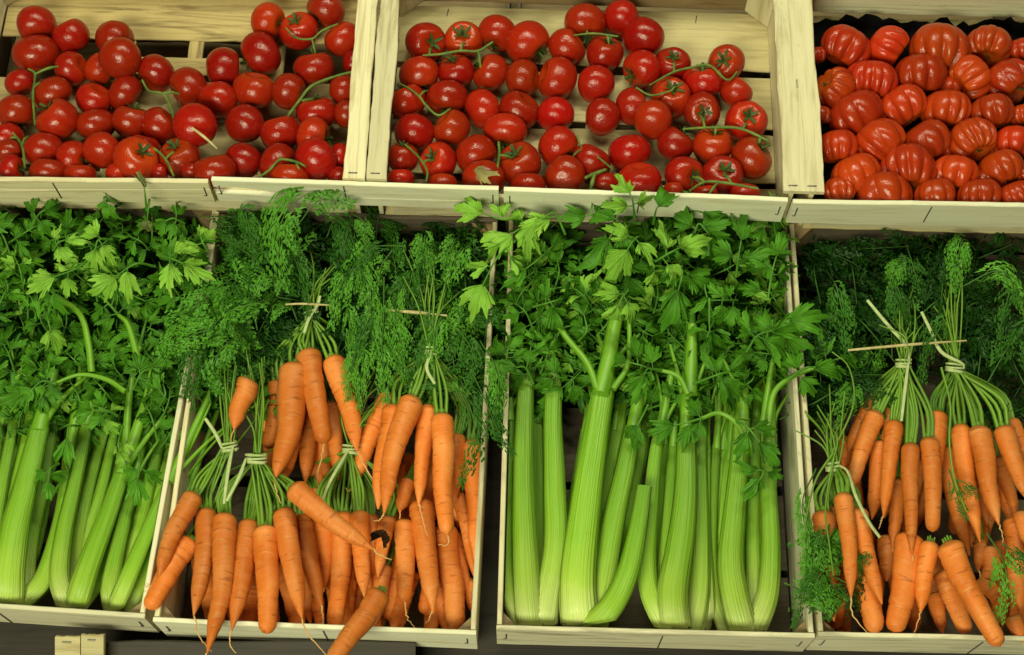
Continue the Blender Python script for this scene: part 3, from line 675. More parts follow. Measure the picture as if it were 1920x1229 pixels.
# ------------------------------------------------------------------ carrots
LW = {0: -.088, 1: -.068, 2: -.048, 3: -.027, 4: -.006, 5: .014, 6: .034}
def carrot(mb, rootmb, head, tail, R, bend, blunt, rootpts, rs):
    """head/tail world points; bend = sideways offset vector at the middle"""
    mid = (head + tail) / 2 + bend
    nb = 46; C = spline([head, mid, tail], nb); s = np.linspace(0, 1, nb)
    s = s ** 1.0
    sh = np.clip(s / .085, 0, 1); sh = np.sqrt(1 - (1 - sh) ** 2) * .94 + .06
    sh[0] = .26
    k = rs.uniform(.28, .42) if blunt else rs.uniform(.42, .56)
    tp = 1 - k * s ** rs.uniform(1.1, 1.7)
    e0 = .90 if blunt else .76
    e = np.clip((s - e0) / (1 - e0), 0, 1)
    end = np.sqrt(np.clip(1 - e ** 2, 0, 1)) * .93 + .07 if blunt else (1 - e ** 1.5 * .88)
    prof = sh * tp * end
    r = np.random.default_rng(rs.randrange(1 << 30))
    rings = 1 + .012 * np.interp(np.linspace(0, 22, nb), np.arange(23), r.normal(0, 1, 23)) + .010 * r.normal(0, 1, nb) * (s > .04)
    for _ in range(5):
        c0 = r.uniform(.05, .9); rings -= r.uniform(.02, .06) * np.exp(-((s - c0) / .012) ** 2)
    rad = R * prof * rings
    T, Nn, B = frames(C, LOW.n); seg = 22; a = np.arange(seg) / seg * 2 * pi
    lump = 1 + .03 * np.cos(2 * a[None, :] + r.uniform(0, 6) + s[:, None] * 3) + .015 * np.cos(3 * a[None, :] + r.uniform(0, 6) - s[:, None] * 5)
    C = C + np.outer(np.interp(s, [0, .3, .6, 1], r.normal(0, R * .09, 4)), np.ones(3)) * B
    V = C[:, None] + (rad[:, None] * lump)[:, :, None] * (np.cos(a)[None, :, None] * B[:, None] + np.sin(a)[None, :, None] * Nn[:, None])
    Ln = np.linalg.norm(tail - head)
    U = np.stack(np.broadcast_arrays((a / (2 * pi))[None, :], (s * Ln)[:, None]), -1)
    mb.add(V, grid_faces(nb, seg, True)[:, ::-1], U)
    mb.add(np.vstack([V[0], C[0][None] - T[0] * R * .02]), np.stack([np.arange(seg), (np.arange(seg) + 1) % seg, np.full(seg, seg)], 1), np.zeros((seg + 1, 2)))
    mb.add(np.vstack([V[-1], C[-1][None] + T[-1] * rad[-1] * .5]), np.stack([(np.arange(seg) + 1) % seg, np.arange(seg), np.full(seg, seg)], 1), np.full((seg + 1, 2), Ln))
    if rootpts is not None:
        d = nrm(tail - head); Cr = spline([C[-1] - d * .004] + list(rootpts), 14)
        Cr[1:-1] += nprng.normal(0, .0006, (12, 3))
        tube(rootmb, Cr, np.linspace(max(rad[-1] * 1.02, .0012), .0005, 14), 7, ref=LOW.n)
    return C[0], nrm(C[0] - C[3])

def make_carrot(parent, spec, rs, target=None, label=None, lab_part=None):
    """spec: (hx, hy, tx, ty, width px, layer, bend px, blunt, root [(px,py)...] , wtail)"""
    hx, hy, tx, ty, wd, lay = spec[:6]
    bend = spec[6] if len(spec) > 6 else 0; blunt = spec[7] if len(spec) > 7 else 0
    root = spec[8] if len(spec) > 8 else None; wt = spec[9] if len(spec) > 9 else None
    w = LW[lay] + rs.uniform(-.003, .003); wt = w + rs.uniform(-.002, .006) if wt is None else wt
    h, t = P(hx, hy, LOW, w), P(tx, ty, LOW, wt); q = mpp(h)
    dirn = np.array([tx - hx, -(ty - hy)], float); pn = np.array([-dirn[1], dirn[0]]) / max(1, np.hypot(*dirn))
    bv = rot([pn[0] * bend * q, pn[1] * bend * q, 0]) + LOW.n * rs.uniform(-.002, .005)
    rp = None
    if root: rp = [P(x, y, LOW, wt - .004 if wt > 0.01 else wt) for x, y in root]
    mb, rm = MB(), MB()
    top, d = carrot(mb, rm, h, t, wd * q / 2, bv, blunt, rp, rs)
    o = mb.obj('carrot', M['carrot'], parent, None if parent is not None else h)
    if rp: rm.obj('root_tip', M['root'], o, np.array(o['_o']))
    if target is not None:
        m2 = MB(); n = rs.randint(3, 5); R = wd * q / 2
        sd = nrm(np.cross(d, LOW.n))
        for i in range(n):
            off = (i / (n - 1) - .5) * R * .75
            a0 = top - d * .002 + sd * off + LOW.n * rs.uniform(-.3, .3) * R
            tgt = target + sd * rs.uniform(-.007, .007) + LOW.n * rs.uniform(-.004, .006)
            D = np.linalg.norm(tgt - a0)
            m1 = a0 + d * D * .38 + sd * off * .3 + LOW.n * rs.uniform(0, .004)
            C = spline([a0, m1, tgt], 10)
            tube(m2, C, np.linspace(rs.uniform(.0023, .0036), .0013, 10), 6, ref=LOW.n)
        # knob where the leaf stalks join the root
        C = np.array([top - d * .004, top + d * .002, top + d * .006]); tube(m2, C, np.array([.30, .30, .18]) * R * 1.1, 10, ref=LOW.n)
        m2.obj('leaf_stalks', M['stem'], o, np.array(o['_o']))
    elif target is None and label is not None:
        m2 = MB(); R = wd * q / 2
        for i in range(4):
            a0 = top - d * .003 + nrm(np.cross(d, LOW.n)) * (i - 1.5) * R * .2
            tube(m2, spline([a0, a0 + d * .006 + LOW.n * .001, a0 + d * rs.uniform(.006, .011) + LOW.n * .001 * (i - 1.5)], 6), np.linspace(.0019, .0012, 6), 6, ref=LOW.n)
        m2.obj('leaf_stub', M['stem'], o, np.array(o['_o']))
    if label: tag(o, label, 'carrot', 'loose carrots on top of the bunches')
    return o

# ---- feathery carrot frond (flat prototype bent along a curve)
def frond_proto(seed):
    r = np.random.default_rng(seed); V = []; F = []
    def blade(p, d, L, w, z):
        sd = np.array([-d[1], d[0]]); b = len(V)
        V.append((*p, z)); V.append((*(p + d * L * .5 + sd * w), z + .004)); V.append((*(p + d * L), z - .006)); V.append((*(p + d * L * .5 - sd * w), z + .004))
        F.append((b, b + 1, b + 2, b + 3))
    npair = 8
    for i in range(npair):
        s = .24 + .70 * i / (npair - 1)
        slope = 0
        lp = .40 * (1 - ((s - .24) / .80) ** 1.25) * r.uniform(.85, 1.12) + .045
        for side in (-1, 1):
            ang = radians(r.uniform(46, 62) - 16 * s) * side
            d = np.array([sin(ang), cos(ang)]); p0 = np.array([0, s + r.uniform(-.015, .015)])
            if r.random() < .09: continue
            zz = r.uniform(-.03, .03); k0 = len(V); slope = r.uniform(-.7, .7); curl_ = r.uniform(.2, 1.2)
            blade(p0, d, lp, .006, zz)                  # midrib of the pinna
            m = max(3, int(lp / .075))
            for j in range(m):
                t = .22 + .74 * j / max(1, m - 1); q = p0 + d * lp * t
                ls = .27 * lp * (1.08 - t) + .026
                for s2 in (-1, 1):
                    a2 = ang + s2 * radians(r.uniform(38, 60)); d2 = np.array([sin(a2), cos(a2)])
                    blade(q, d2, ls * 1.15, .009 + .08 * ls, zz + r.uniform(-.02, .02))
                    for s3 in (-1, 1):
                        a3 = a2 + s3 * radians(r.uniform(28, 48)); d3 = np.array([sin(a3), cos(a3)])
                        blade(q + d2 * ls * r.uniform(.30, .5), d3, ls * r.uniform(.6, .85), .009 + .075 * ls, zz + r.uniform(-.025, .025))
            blade(p0 + d * lp * .92, d, .055, .012, zz)
            for kk in range(k0, len(V)):
                vx, vy, vz = V[kk]; e_ = max(0, (np.array([vx, vy]) - p0) @ d); V[kk] = (vx, vy, vz + slope * e_ - curl_ * e_ * e_)
    for a in (-.5, 0, .5): blade(np.array([0, .95]), np.array([sin(a), cos(a)]), .07, .012, 0)
    return np.array(V), np.array(F)
FP = [frond_proto(40 + i) for i in range(8)]
def add_frond(mb, pts, width, ref, rs, droop=.25, mat=0, stem_mat=1, stem_r=.0011, s0=0.0):
    V, F = rs.choice(FP); n = 30
    C = spline(pts, n); Ln = np.linalg.norm(np.diff(C, axis=0), axis=1).sum()
    T, Nn, B = frames(C, ref)
    y = np.clip(V[:, 1], 0, 1); yi = y * (n - 1); i0 = np.clip(yi.astype(int), 0, n - 2); f = (yi - i0)[:, None]
    lerp = lambda A_: A_[i0] * (1 - f) + A_[i0 + 1] * f
    x = V[:, 0:1] * width; ext = (V[:, 1:2] - y[:, None]) * Ln
    tw = rs.uniform(-.5, .5)
    W = lerp(C) + x * (cos(tw) * lerp(B) + sin(tw) * lerp(Nn)) + ext * lerp(T) + lerp(Nn) * (V[:, 2:3] * width - droop * x * x / max(width, 1e-6))
    W = W + nprng.normal(0, width * .006, W.shape)
    mb.add(W, F, np.stack([V[:, 0] + .5, V[:, 1]], 1), mat, False)
    tube(mb, C, np.linspace(stem_r * 1.15, stem_r * .35, n), 5, ref=ref, mat=stem_mat, cap=False)

def jit_ref(rs, amt=.45):
    return nrm(.65 * LOW.n + .45 * RB + amt * np.array([rs.gauss(0, 1), rs.gauss(0, 1), rs.gauss(0, 1)]))
def frond_part(parent, pix, ws, width_px, rs, bright=False, droop=.25, amt=.35):
    pts = [P(x, y, LOW, w) for (x, y), w in zip(pix, ws)]
    q = mpp(pts[0]); mb = MB()
    add_frond(mb, pts, width_px * q, jit_ref(rs, amt), rs, droop)
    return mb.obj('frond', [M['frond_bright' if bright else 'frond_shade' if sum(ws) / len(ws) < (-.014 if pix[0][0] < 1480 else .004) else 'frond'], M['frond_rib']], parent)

def tie_band(parent, px, py, w, wid_px, ang, rs, ends=()):
    p = P(px, py, LOW, w); q = mpp(p); mb = MB(); R = wid_px * q / 2
    ax = rot([cos(radians(ang)), sin(radians(ang)), 0]); st = rot([-sin(radians(ang)), cos(radians(ang)), 0]); dn = np.cross(ax, st)
    n = 90; t = np.linspace(0, 1, n); a = t * 2 * pi * 4 + .5
    C = p + np.outer(R * np.cos(a), ax) + np.outer(R * .72 * np.sin(a), dn) + np.outer((t - .5) * .013 + .0012 * np.sin(a * .7), st)
    tube(mb, C, .0016, 6, ref=st, flat=1.0)
    for e in ends:
        C = spline([p + dn * R * .6 + ax * R * e[0]] + [P(x, y, LOW, w + dw) for x, y, dw in e[1]], 16)
        tube(mb, C, .0028 * np.interp(np.linspace(0, 1, 16), [0, .3, 1], [.6, 1, .8]), 6, ref=jit_ref(rs, .2), flat=.25)
    mb.obj('tie_band', M['tie'], parent)
    return p

def stalk_fan(parent, p, fan, n, rs, w, spread=.006, rad=.0014):
    """leaf stalks from the tie up into the greens; fan = list of (px, py) end points"""
    mb = MB()
    for i in range(int(n * .85)):
        ex, ey = rs.choice(fan); e = P(ex + rs.uniform(-30, 30), ey + rs.uniform(-40, 50), LOW, w + rs.uniform(-.03, .02))
        a = p + RX * rs.uniform(-spread, spread) + LOW.n * rs.uniform(-.004, .005)
        mid = a * .5 + e * .5 + LOW.n * rs.uniform(0, .02) + RX * ((a - e)[0] * .22 + rs.uniform(-.008, .008))
        tube(mb, spline([a - LOW.v * .004, mid, e], 12), np.linspace(rad * 1.1, rad * .7, 12), 5, ref=LOW.n)
    return mb.obj('stalk_bundle', M['stem'], parent)

def bunch(label, tie, specs, rs, fan=None, nst=14, ends=(), tie_w=None, tie_ang=0, wid=34, targets=True, tied=True, group='tied bunches of carrots'):
    tw = -.02 if tie_w is None else tie_w
    base = P(tie[0], tie[1], LOW, tw)
    o = thing('carrot_bunch', base, label, 'carrot bunch', group)
    for s in specs: make_carrot(o, s, rs, base if (targets and s[5] >= 1) else None)
    if tied: tie_band(o, tie[0], tie[1], tw, wid, tie_ang, rs, ends)
    if fan: stalk_fan(o, base, fan, nst, rs, tw)
    return o
rs = random.Random(21)
A1 = bunch('carrot bunch on left wall of carrot crate, two carrots leaning over wall', (430,838), [
  (366,925,297,1088,42,4,-10,0,[(285,1098),(268,1102)],.006),(357,1012,280,1143,46,3,-6,1,None,.004),(388,955,363,1155,43,3,4,0,[(372,1190),(397,1222)],.012)],
  rs, [(360,690),(390,680),(430,690),(470,700),(410,660)], 18, [(.6,[(430,870,.012),(424,910,.012),(420,945,.01)]),(-.8,[(405,815,.006),(385,785,.006)])], .0, 12, 30)
A2 = bunch('carrot bunch with wide pale tie spilling over the front board', (480,860), [
  (428,963,388,1226,48,4,6,0,[(380,1245),(372,1262)],.030),(468,977,436,1182,43,3,5,0,[(430,1205),(443,1225)],.022),(498,988,506,1188,50,4,0,1,None,.022),
  (530,955,568,1160,46,4,-3,0,[(575,1185),(613,1230)],.020),(560,965,604,1138,39,3,-3,0,[(606,1160),(606,1178)]),(535,1055,552,1175,42,1),(510,958,500,1080,34,2),(596,1120,600,1190,26,1)],
  rs, [(460,720),(490,700),(510,740),(480,680)], 22, [(-.9,[(448,895,.012),(425,940,.012)])], .012, 0, 38)
Bn = bunch('carrot bunch at top centre hanging from its pale knot', (585,590), [
  (577,657,605,833,49,4,2,1,[(603,860),(595,890),(598,915)]),(622,670,672,848,45,4,4,0,[(690,885),(720,925)]),(555,682,515,903,60,4,8,0,[(520,930),(528,945)]),
  (522,715,502,842,40,3,3,1),(553,790,533,903,44,2),(582,740,572,910,40,2,0,0),(623,755,632,900,38,2,0,0),(497,765,497,812,30,2),(641,668,645,760,36,2)],
  rs, [(590,500),(610,480),(570,520),(620,510)], 14, [(.2,[(578,600,.012),(570,625,.012)]),(.1,[(596,570,.01),(600,555,.01)])], .0, 20, 26)
Cn = bunch('carrot bunch at upper right of carrot crate, tied under dark greens', (806,658), [
  (735,738,664,910,43,3,-6,0,[(655,922),(648,915)]),(740,760,712,955,47,4,-4,0),(777,744,718,965,47,5,-10,0,[(712,975),(700,978)]),(808,760,782,950,42,4,-2,0,[(795,985),(802,1005)]),
  (828,775,836,1003,45,5,-2,1,[(840,1020),(822,1022)]),(857,815,852,940,34,3),(884,825,892,1048,42,3,3,0,[(896,1075),(895,1092)]),(856,920,893,1092,30,2,6),(733,820,728,950,38,2),(770,905,748,960,36,3,0,0,[(752,985),(765,1008)])],
  rs, [(770,500),(760,470),(790,480),(820,520),(840,560)], 24, [(.3,[(800,690,.01),(815,720,.01)])], .012, 0, 30)
Dn = bunch('carrot bunch half buried in the middle of the carrot crate', (660,842), [
  (592,918,598,1000,32,1),(607,965,610,1110,42,2),(648,960,626,1180,44,2,3,1),(672,958,685,1122,39,3,0,0,[(690,1150),(694,1168)]),(630,960,640,1080,30,1),(697,965,700,1080,32,2),
  (655,1085,650,1185,36,1),(726,968,708,1084,34,3,0,0),(722,1060,704,1172,36,2)],
  rs, [(690,690),(700,720),(670,700),(720,740),(660,730)], 20, [(-.3,[(618,905,.03),(596,960,.03)])], -.02, 0, 34)
En = bunch('deep carrot bunch against right wall below the upper right bunch', (815,900), [
  (762,975,757,1130,42,3,0,1,[(765,1160),(781,1182)]),(787,938,806,1150,50,3,2,0,[(803,1165),(797,1170)]),(832,985,856,1182,50,2,2,1),(768,1070,737,1185,46,1),(877,1085,888,1155,28,1),(850,1000,875,1120,34,1)],
  rs, None, 0, (), -.04, 0, 34, False, False)
make_carrot(None, (545,912,698,1032,44,6,-6,0,[(715,1043),(735,1050)],.036), rs, None, 'loose carrot lying slantwise across the tied bunches')
make_carrot(None, (714,1108,620,1245,46,6,4,1,None,.05), rs, None, 'loose carrot hanging over the front board of the carrot crate')
make_carrot(None, (470,712,436,806,46,6,-4,0,[(433,820),(433,832)],.03), rs, None, 'short pointed carrot poking out under dark greens at left')
# right crate
Fn = bunch('carrot bunch with upright pale straw tie, left of two tied side by side', (1694,682), [
  (1644,772,1596,915,38,4,-4,1),(1640,748,1588,850,34,3),(1618,800,1577,880,34,2),(1679,790,1655,970,37,4,-3,0,[(1650,985),(1648,992)]),(1707,830,1710,1045,34,5,0,0,[(1715,1070),(1719,1092)]),
  (1648,828,1638,975,36,3),(1683,898,1675,1028,32,3,0,0,[(1677,1040),(1679,1052)]),(1740,820,1751,998,36,5,3,1),(1667,765,1655,860,30,3)],
  rs, [(1690,560),(1670,580),(1720,570),(1700,600)], 22, [(.6,[(1700,650,.012),(1665,610,.014),(1626,563,.016)]),(.5,[(1698,720,.012),(1690,790,.014)])], .01, 0, 27)
Gn = bunch('carrot bunch with knotted tie, right of two tied side by side', (1790,690), [
  (1758,774,1742,915,42,4,0,1),(1800,795,1836,1018,37,4,-3,0),(1837,799,1873,985,42,5,-2,0,[(1880,1005),(1881,1020)]),(1882,800,1932,945,43,5,-3,0),(1892,787,1945,905,34,4),(1775,836,1814,1043,36,3,-3),
  (1868,857,1905,970,32,3),(1836,1015,1835,1072,27,3,0,0,[(1842,1090),(1852,1102)]),(1825,865,1850,985,34,2)],
  rs, [(1790,560),(1770,590),(1800,540),(1780,500)], 26, [(.9,[(1805,682,.012),(1765,660,.014),(1745,620,.014),(1728,585,.014)])], .01, -5, 32)
Hn = bunch('carrot bunch by left wall with curled pale tie and trailing greens', (1562,875), [
  (1582,923,1592,1123,38,6,4,0,[(1600,1155),(1626,1187)],.020),(1543,958,1564,1165,50,4,2,0),(1605,952,1655,1133,42,5,-4,0),(1600,985,1645,1188,52,4,-3,1),(1560,950,1580,1050,34,3)],
  rs, [(1530,760),(1560,750),(1590,770),(1520,790),(1570,780)], 22, [(.9,[(1590,885,.014),(1605,930,.016),(1630,980,.016),(1650,1008,.014)])], .022, 8, 26)
In = bunch('deep pile of carrots at the bottom of the right carrot crate', (1740,960), [
  (1708,1003,1672,1185,56,4,3,1),(1764,1070,1812,1188,40,3,0,1),(1752,1112,1768,1188,34,2),(1665,1008,1662,1090,40,2),
  (1840,1082,1882,1140,36,3,0,1),(1896,1155,1918,1205,32,4,0,0,[(1925,1215),(1930,1225)]),(1898,970,1912,1152,44,3),(1858,1030,1853,1092,40,3,0,1),(1708,1105,1716,1188,36,1),(1915,960,1928,1025,34,4),(1640,1060,1640,1188,36,1),(1830,1130,1850,1190,34,2)],
  rs, None, 0, (), -.05, 0, 34, False, False)
make_carrot(None, (1744,1016,1725,1148,38,5,-2,0,[(1720,1170),(1714,1186)],.012), rs, None, 'slim loose carrot with green stub amid right crate')
make_carrot(None, (1776,1016,1872,1214,52,6,-4,1,None,.036), rs, None, 'thick loose carrot resting on the front board of right crate')

def bury(owner, n, region, rs, lay=(0, 1)):
    for i in range(n):
        x, y = rs.uniform(region[0], region[1]), rs.uniform(region[2], region[3]); dx = rs.uniform(-35, 35); L = rs.uniform(130, 180)
        make_carrot(owner, (x - dx / 2, y, x + dx / 2, min(y + L, 1192), rs.uniform(36, 46), rs.choice(lay), rs.uniform(-4, 4), rs.choice([0, 1])), rs)
bury(A2, 7, (385, 600, 1010, 1060), rs); bury(Dn, 7, (590, 760, 1000, 1060), rs); bury(En, 6, (740, 850, 1000, 1060), rs)
bury(Cn, 5, (700, 880, 800, 880), rs); bury(Bn, 4, (510, 650, 720, 760), rs)
bury(In, 12, (1540, 1920, 1000, 1060), rs); bury(Fn, 6, (1590, 1740, 800, 880), rs); bury(Gn, 6, (1740, 1920, 810, 890), rs); bury(Hn, 4, (1540, 1640, 980, 1050), rs)
# rotten scrap among the carrots
mb = MB(); p = P(712, 1012, LOW, .012); q = mpp(p)
n, m = 14, 12; a = np.linspace(-2.4, 2.2, n); V = np.zeros((m, n, 3))
for j in range(m):
    for i in range(n):
        Rr = 17 * q * (1 + .2 * sin(i * 1.9 + j)) * (1 - (j / (m - 1.0)) ** 2 * .98)
        V[j, i] = p + RX * Rr * cos(a[i] + 1.2) + RU * Rr * sin(a[i] + 1.2) - RB * (j * 2.6 * q)
mb.add(V, grid_faces(m, n)); tag(mb.obj('rotten_scrap', M['scrap'], origin=p), 'black curled rotten scrap between carrot tips', 'scrap')
straw([(1590,657),(1700,647),(1812,639)], LOW, [.02, .034, .02], .0022, 'long straw across the two right carrot bunches')
straw([(727,582),(780,586),(838,592)], LOW, [.02, .026, .02], .0026, 'brown straw under the upper right carrot greens')
straw([(535,571),(570,570),(625,573)], LOW, [.012, .016, .012], .0018, 'thin dry straw behind the top centre carrot knot')

# ------------------------------------------------------------------ carrot greens
def fill_fronds(parent, n, region, wr, size, rs, bright=.15, aim=None, droop=.3):
    """loose fronds growing up from the bunch and bending over; region = (x0, x1, y0, y1) of their tips"""
    for i in range(n):
        x0, x1, y0, y1 = region
        x, y = rs.uniform(x0, x1), rs.uniform(y0, y1); w = rs.uniform(*wr)
        L = rs.uniform(*size); a = radians(rs.gauss(90, 50)) if aim is None else radians(rs.gauss(*aim))
        bx, by = x - cos(a) * L * .55, y + sin(a) * L * .55
        ex, ey = x + cos(a) * L * .45 + rs.uniform(-18, 18), y - sin(a) * L * .35
        frond_part(parent, [(bx, by), (x, y), (ex, ey)], [w - .012, w + .006, w - rs.uniform(.0, .03)], L * rs.uniform(.75, 1.05), rs, rs.random() < bright, droop, .5)
rs = random.Random(77)
# left carrot crate
fill_fronds(A1, 21, (330, 470, 560, 720), (-.05, .0), (90, 150), rs, .25)
fill_fronds(A1, 18, (345, 480, 530, 660), (.0, .035), (90, 140), rs, .85, (110, 60))
fill_fronds(A2, 27, (440, 560, 560, 740), (-.075, -.01), (90, 140), rs, .1)
fill_fronds(Bn, 35, (440, 700, 410, 590), (-.075, .0), (100, 160), rs, .12)
fill_fronds(Bn, 18, (420, 560, 400, 520), (-.02, .03), (90, 140), rs, .4)
fill_fronds(Dn, 29, (620, 780, 560, 730), (-.085, -.02), (90, 150), rs, .12)
fill_fronds(Cn, 40, (690, 910, 410, 600), (-.08, .0), (100, 160), rs, .06)
fill_fronds(Cn, 27, (770, 925, 560, 760), (-.06, .012), (80, 130), rs, .12)
H = [  # hero fronds: owner, path, heights, width px, bright
 (Bn, [(640,378),(585,362),(535,400),(523,470),(527,535)], [.05,.085,.075,.06,.045], 118, 1),
 (Bn, [(560,420),(600,376),(660,385)], [.06,.08,.07], 90, 1),
 (Bn, [(500,430),(462,395),(470,440),(478,490)], [.03,.05,.045,.03], 70, 0),
 (Bn, [(660,400),(683,420),(689,470)], [.03,.045,.03], 55, 1),
 (Cn, [(735,470),(715,500),(712,535)], [.035,.035,.02], 55, 1),
 (Cn, [(720,520),(719,590),(716,650),(718,690)], [.03,.035,.035,.02], 70, 1),
 (Cn, [(760,462),(700,465),(660,505),(640,540)], [.02,.035,.03,.02], 75, 0),
 (A1, [(520,560),(470,570),(420,590),(380,640)], [.02,.05,.055,.04], 120, 1),
 (A1, [(440,520),(400,545),(360,580),(310,600)], [.03,.06,.06,.05], 105, 1),
 (A1, [(430,640),(390,620),(340,640),(300,665)], [.02,.045,.045,.03], 95, 1),
 (A1, [(470,620),(420,650),(400,690),(410,735)], [.02,.04,.03,.02], 95, 1),
 (A1, [(480,560),(500,520),(530,530)], [.03,.05,.03], 60, 1),
 (Dn, [(680,700),(700,660),(730,650)], [.0,.02,.02], 70, 1),
 (Cn, [(850,720),(880,760),(890,830),(865,905)], [.03,.045,.05,.045], 75, 0),
 (Cn, [(900,640),(930,690),(935,750),(925,810)], [.03,.05,.05,.04], 75, 1),
 (Cn, [(880,690),(905,740),(930,800),(960,850)], [.03,.05,.05,.04], 70, 0),
 (Cn, [(860,620),(885,660),(880,720)], [.02,.04,.03], 75, 0),
]
H += [(A1, [(395,640),(372,650),(350,690),(345,740)], [.0,.03,.03,.015], 70, 0), (A1, [(390,600),(360,610),(325,640),(312,690)], [.01,.035,.035,.02], 80, 1), (A1, [(420,690),(395,680),(365,710),(360,770)], [-.01,.015,.012,.0], 65, 0)]
for o, px, w, wd, br in H: frond_part(o, px, w, wd, rs, bool(br), .25, .22)
for o_, reg, n_ in ((Bn, (470, 700, 400, 560), 9), (Cn, (690, 900, 440, 620), 11), (Dn, (640, 760, 560, 700), 8), (Fn, (1540, 1720, 520, 640), 3), (Gn, (1720, 1920, 520, 640), 4)):
    for i in range(n_):
        x, y = rs.uniform(*reg[:2]), rs.uniform(*reg[2:]); L = rs.uniform(90, 150); sx = rs.uniform(-.5, .5)
        frond_part(o_, [(x - sx * 40, y + 10), (x, y - 22), (x + sx * L * .5, y + L * .3), (x + sx * L * .7, y + L * .75)], [-.01, .022, .022, .006], rs.uniform(50, 80), rs, rs.random() < (.6 if x < 1400 else .0), .3, .4)
# right carrot crate
fill_fronds(Fn, 45, (1510, 1720, 450, 700), (-.09, -.005), (100, 160), rs, .04)
fill_fronds(Gn, 51, (1690, 1930, 440, 700), (-.09, -.005), (100, 160), rs, .05)
fill_fronds(Gn, 16, (1830, 1930, 600, 790), (-.08, -.01), (90, 140), rs, .08)
fill_fronds(Hn, 21, (1500, 1640, 640, 800), (-.06, .0), (80, 130), rs, .3)
fill_fronds(Hn, 13, (1500, 1610, 990, 1140), (.012, .03), (70, 110), rs, .35, (-80, 40))
H = [(Gn, [(1830,470),(1806,450),(1795,495),(1788,548)], [.0,.035,.03,.02], 75, 1),
 (Fn, [(1700,480),(1682,500),(1668,560)], [.0,.03,.015], 62, 1),
 (Fn, [(1700,460),(1712,500),(1725,545)], [.0,.02,.01], 80, 0),
 (Gn, [(1800,540),(1870,508),(1905,540),(1925,600)], [.0,.03,.025,.0], 60, 1),
 (Gn, [(1850,720),(1900,640),(1935,640)], [.0,.015,.0], 70, 0),
 (Hn, [(1600,700),(1594,740),(1570,800)], [.0,.02,.02], 70, 1),
 (Hn, [(1535,1010),(1525,1060),(1545,1110),(1560,1150)], [.03,.035,.03,.028], 70, 1),
 (Hn, [(1560,1040),(1530,1090),(1500,1130),(1490,1170)], [.03,.036,.034,.03], 70, 0),
 (Hn, [(1530,880),(1505,940),(1512,1010),(1510,1080)], [.02,.03,.034,.03], 60, 1),
 (In, [(1850,1000),(1880,1050),(1890,1110),(1870,1170)], [.02,.03,.034,.03], 75, 1),
 (In, [(1880,1020),(1905,1040),(1915,1075)], [.02,.03,.03], 60, 0),
 (Gn, [(1780,880),(1795,930),(1812,975)], [.03,.034,.03], 42, 0),
 (Gn, [(1795,900),(1815,910),(1835,935)], [.03,.034,.03], 40, 0)]
for o, px, w, wd, br in H: frond_part(o, px, w, wd, rs, bool(br), .25, .22)
# the long single stalk that crosses the right bunch
mb = MB(); C = spline([P(x, y, LOW, w) for x, y, w in [(1765,690,.02),(1782,760,.03),(1780,830,.032),(1790,900,.034),(1812,960,.034)]], 24)
tube(mb, C, np.linspace(.0018, .0012, 24), 6, ref=LOW.n); mb.obj('leaf_stalk', M['stem'], Gn)
mb = MB()
for pp in ([(1562,850),(1530,900),(1512,970),(1508,1020)], [(1565,850),(1548,950),(1555,1020),(1563,1080)], [(1560,850),(1600,760),(1592,690),(1560,660)]):
    C = spline([P(x, y, LOW, .034) for x, y in pp], 20); tube(mb, C, np.linspace(.0016, .001, 20), 6, ref=LOW.n)
mb.obj('leaf_stalk', M['stem'], Hn)

# ------------------------------------------------------------------ celery
def celery_stalk(mb, C, W, roll, rs, ridges=13):
    C = np.asarray(C); n = len(C); T, Nn, B = frames(C, LOW.n)
    cr, sr = cos(roll), sin(roll); Bx = cr * B + sr * Nn; Ny = -sr * B + cr * Nn
    seg = 52; a = np.arange(seg) / seg * 2 * pi
    out = np.sin(a) > -.05
    rid = np.where(out, 1 + .05 * np.cos(a * ridges * 2), 1)
    x = np.cos(a) * rid; y = np.where(np.sin(a) > 0, .62 * np.sin(a) * rid, .16 * np.sin(a))
    V = C[:, None] + W[:, None, None] * (x[None, :, None] * Bx[:, None] + y[None, :, None] * Ny[:, None])
    s = np.linspace(0, 1, n)
    U = np.stack(np.broadcast_arrays((a / (2 * pi))[None, :], s[:, None]), -1)
    mb.add(V, grid_faces(n, seg, True)[:, ::-1], U)
    mb.add(np.vstack([V[-1], C[-1][None] - T[-1] * W[-1] * .2]), np.stack([(np.arange(seg) + 1) % seg, np.arange(seg), np.full(seg, seg)], 1), np.full((seg + 1, 2), 0.9))
    mb.add(np.vstack([V[0], C[0][None]]), np.stack([np.arange(seg), (np.arange(seg) + 1) % seg, np.full(seg, seg)], 1), np.zeros((seg + 1, 2)))

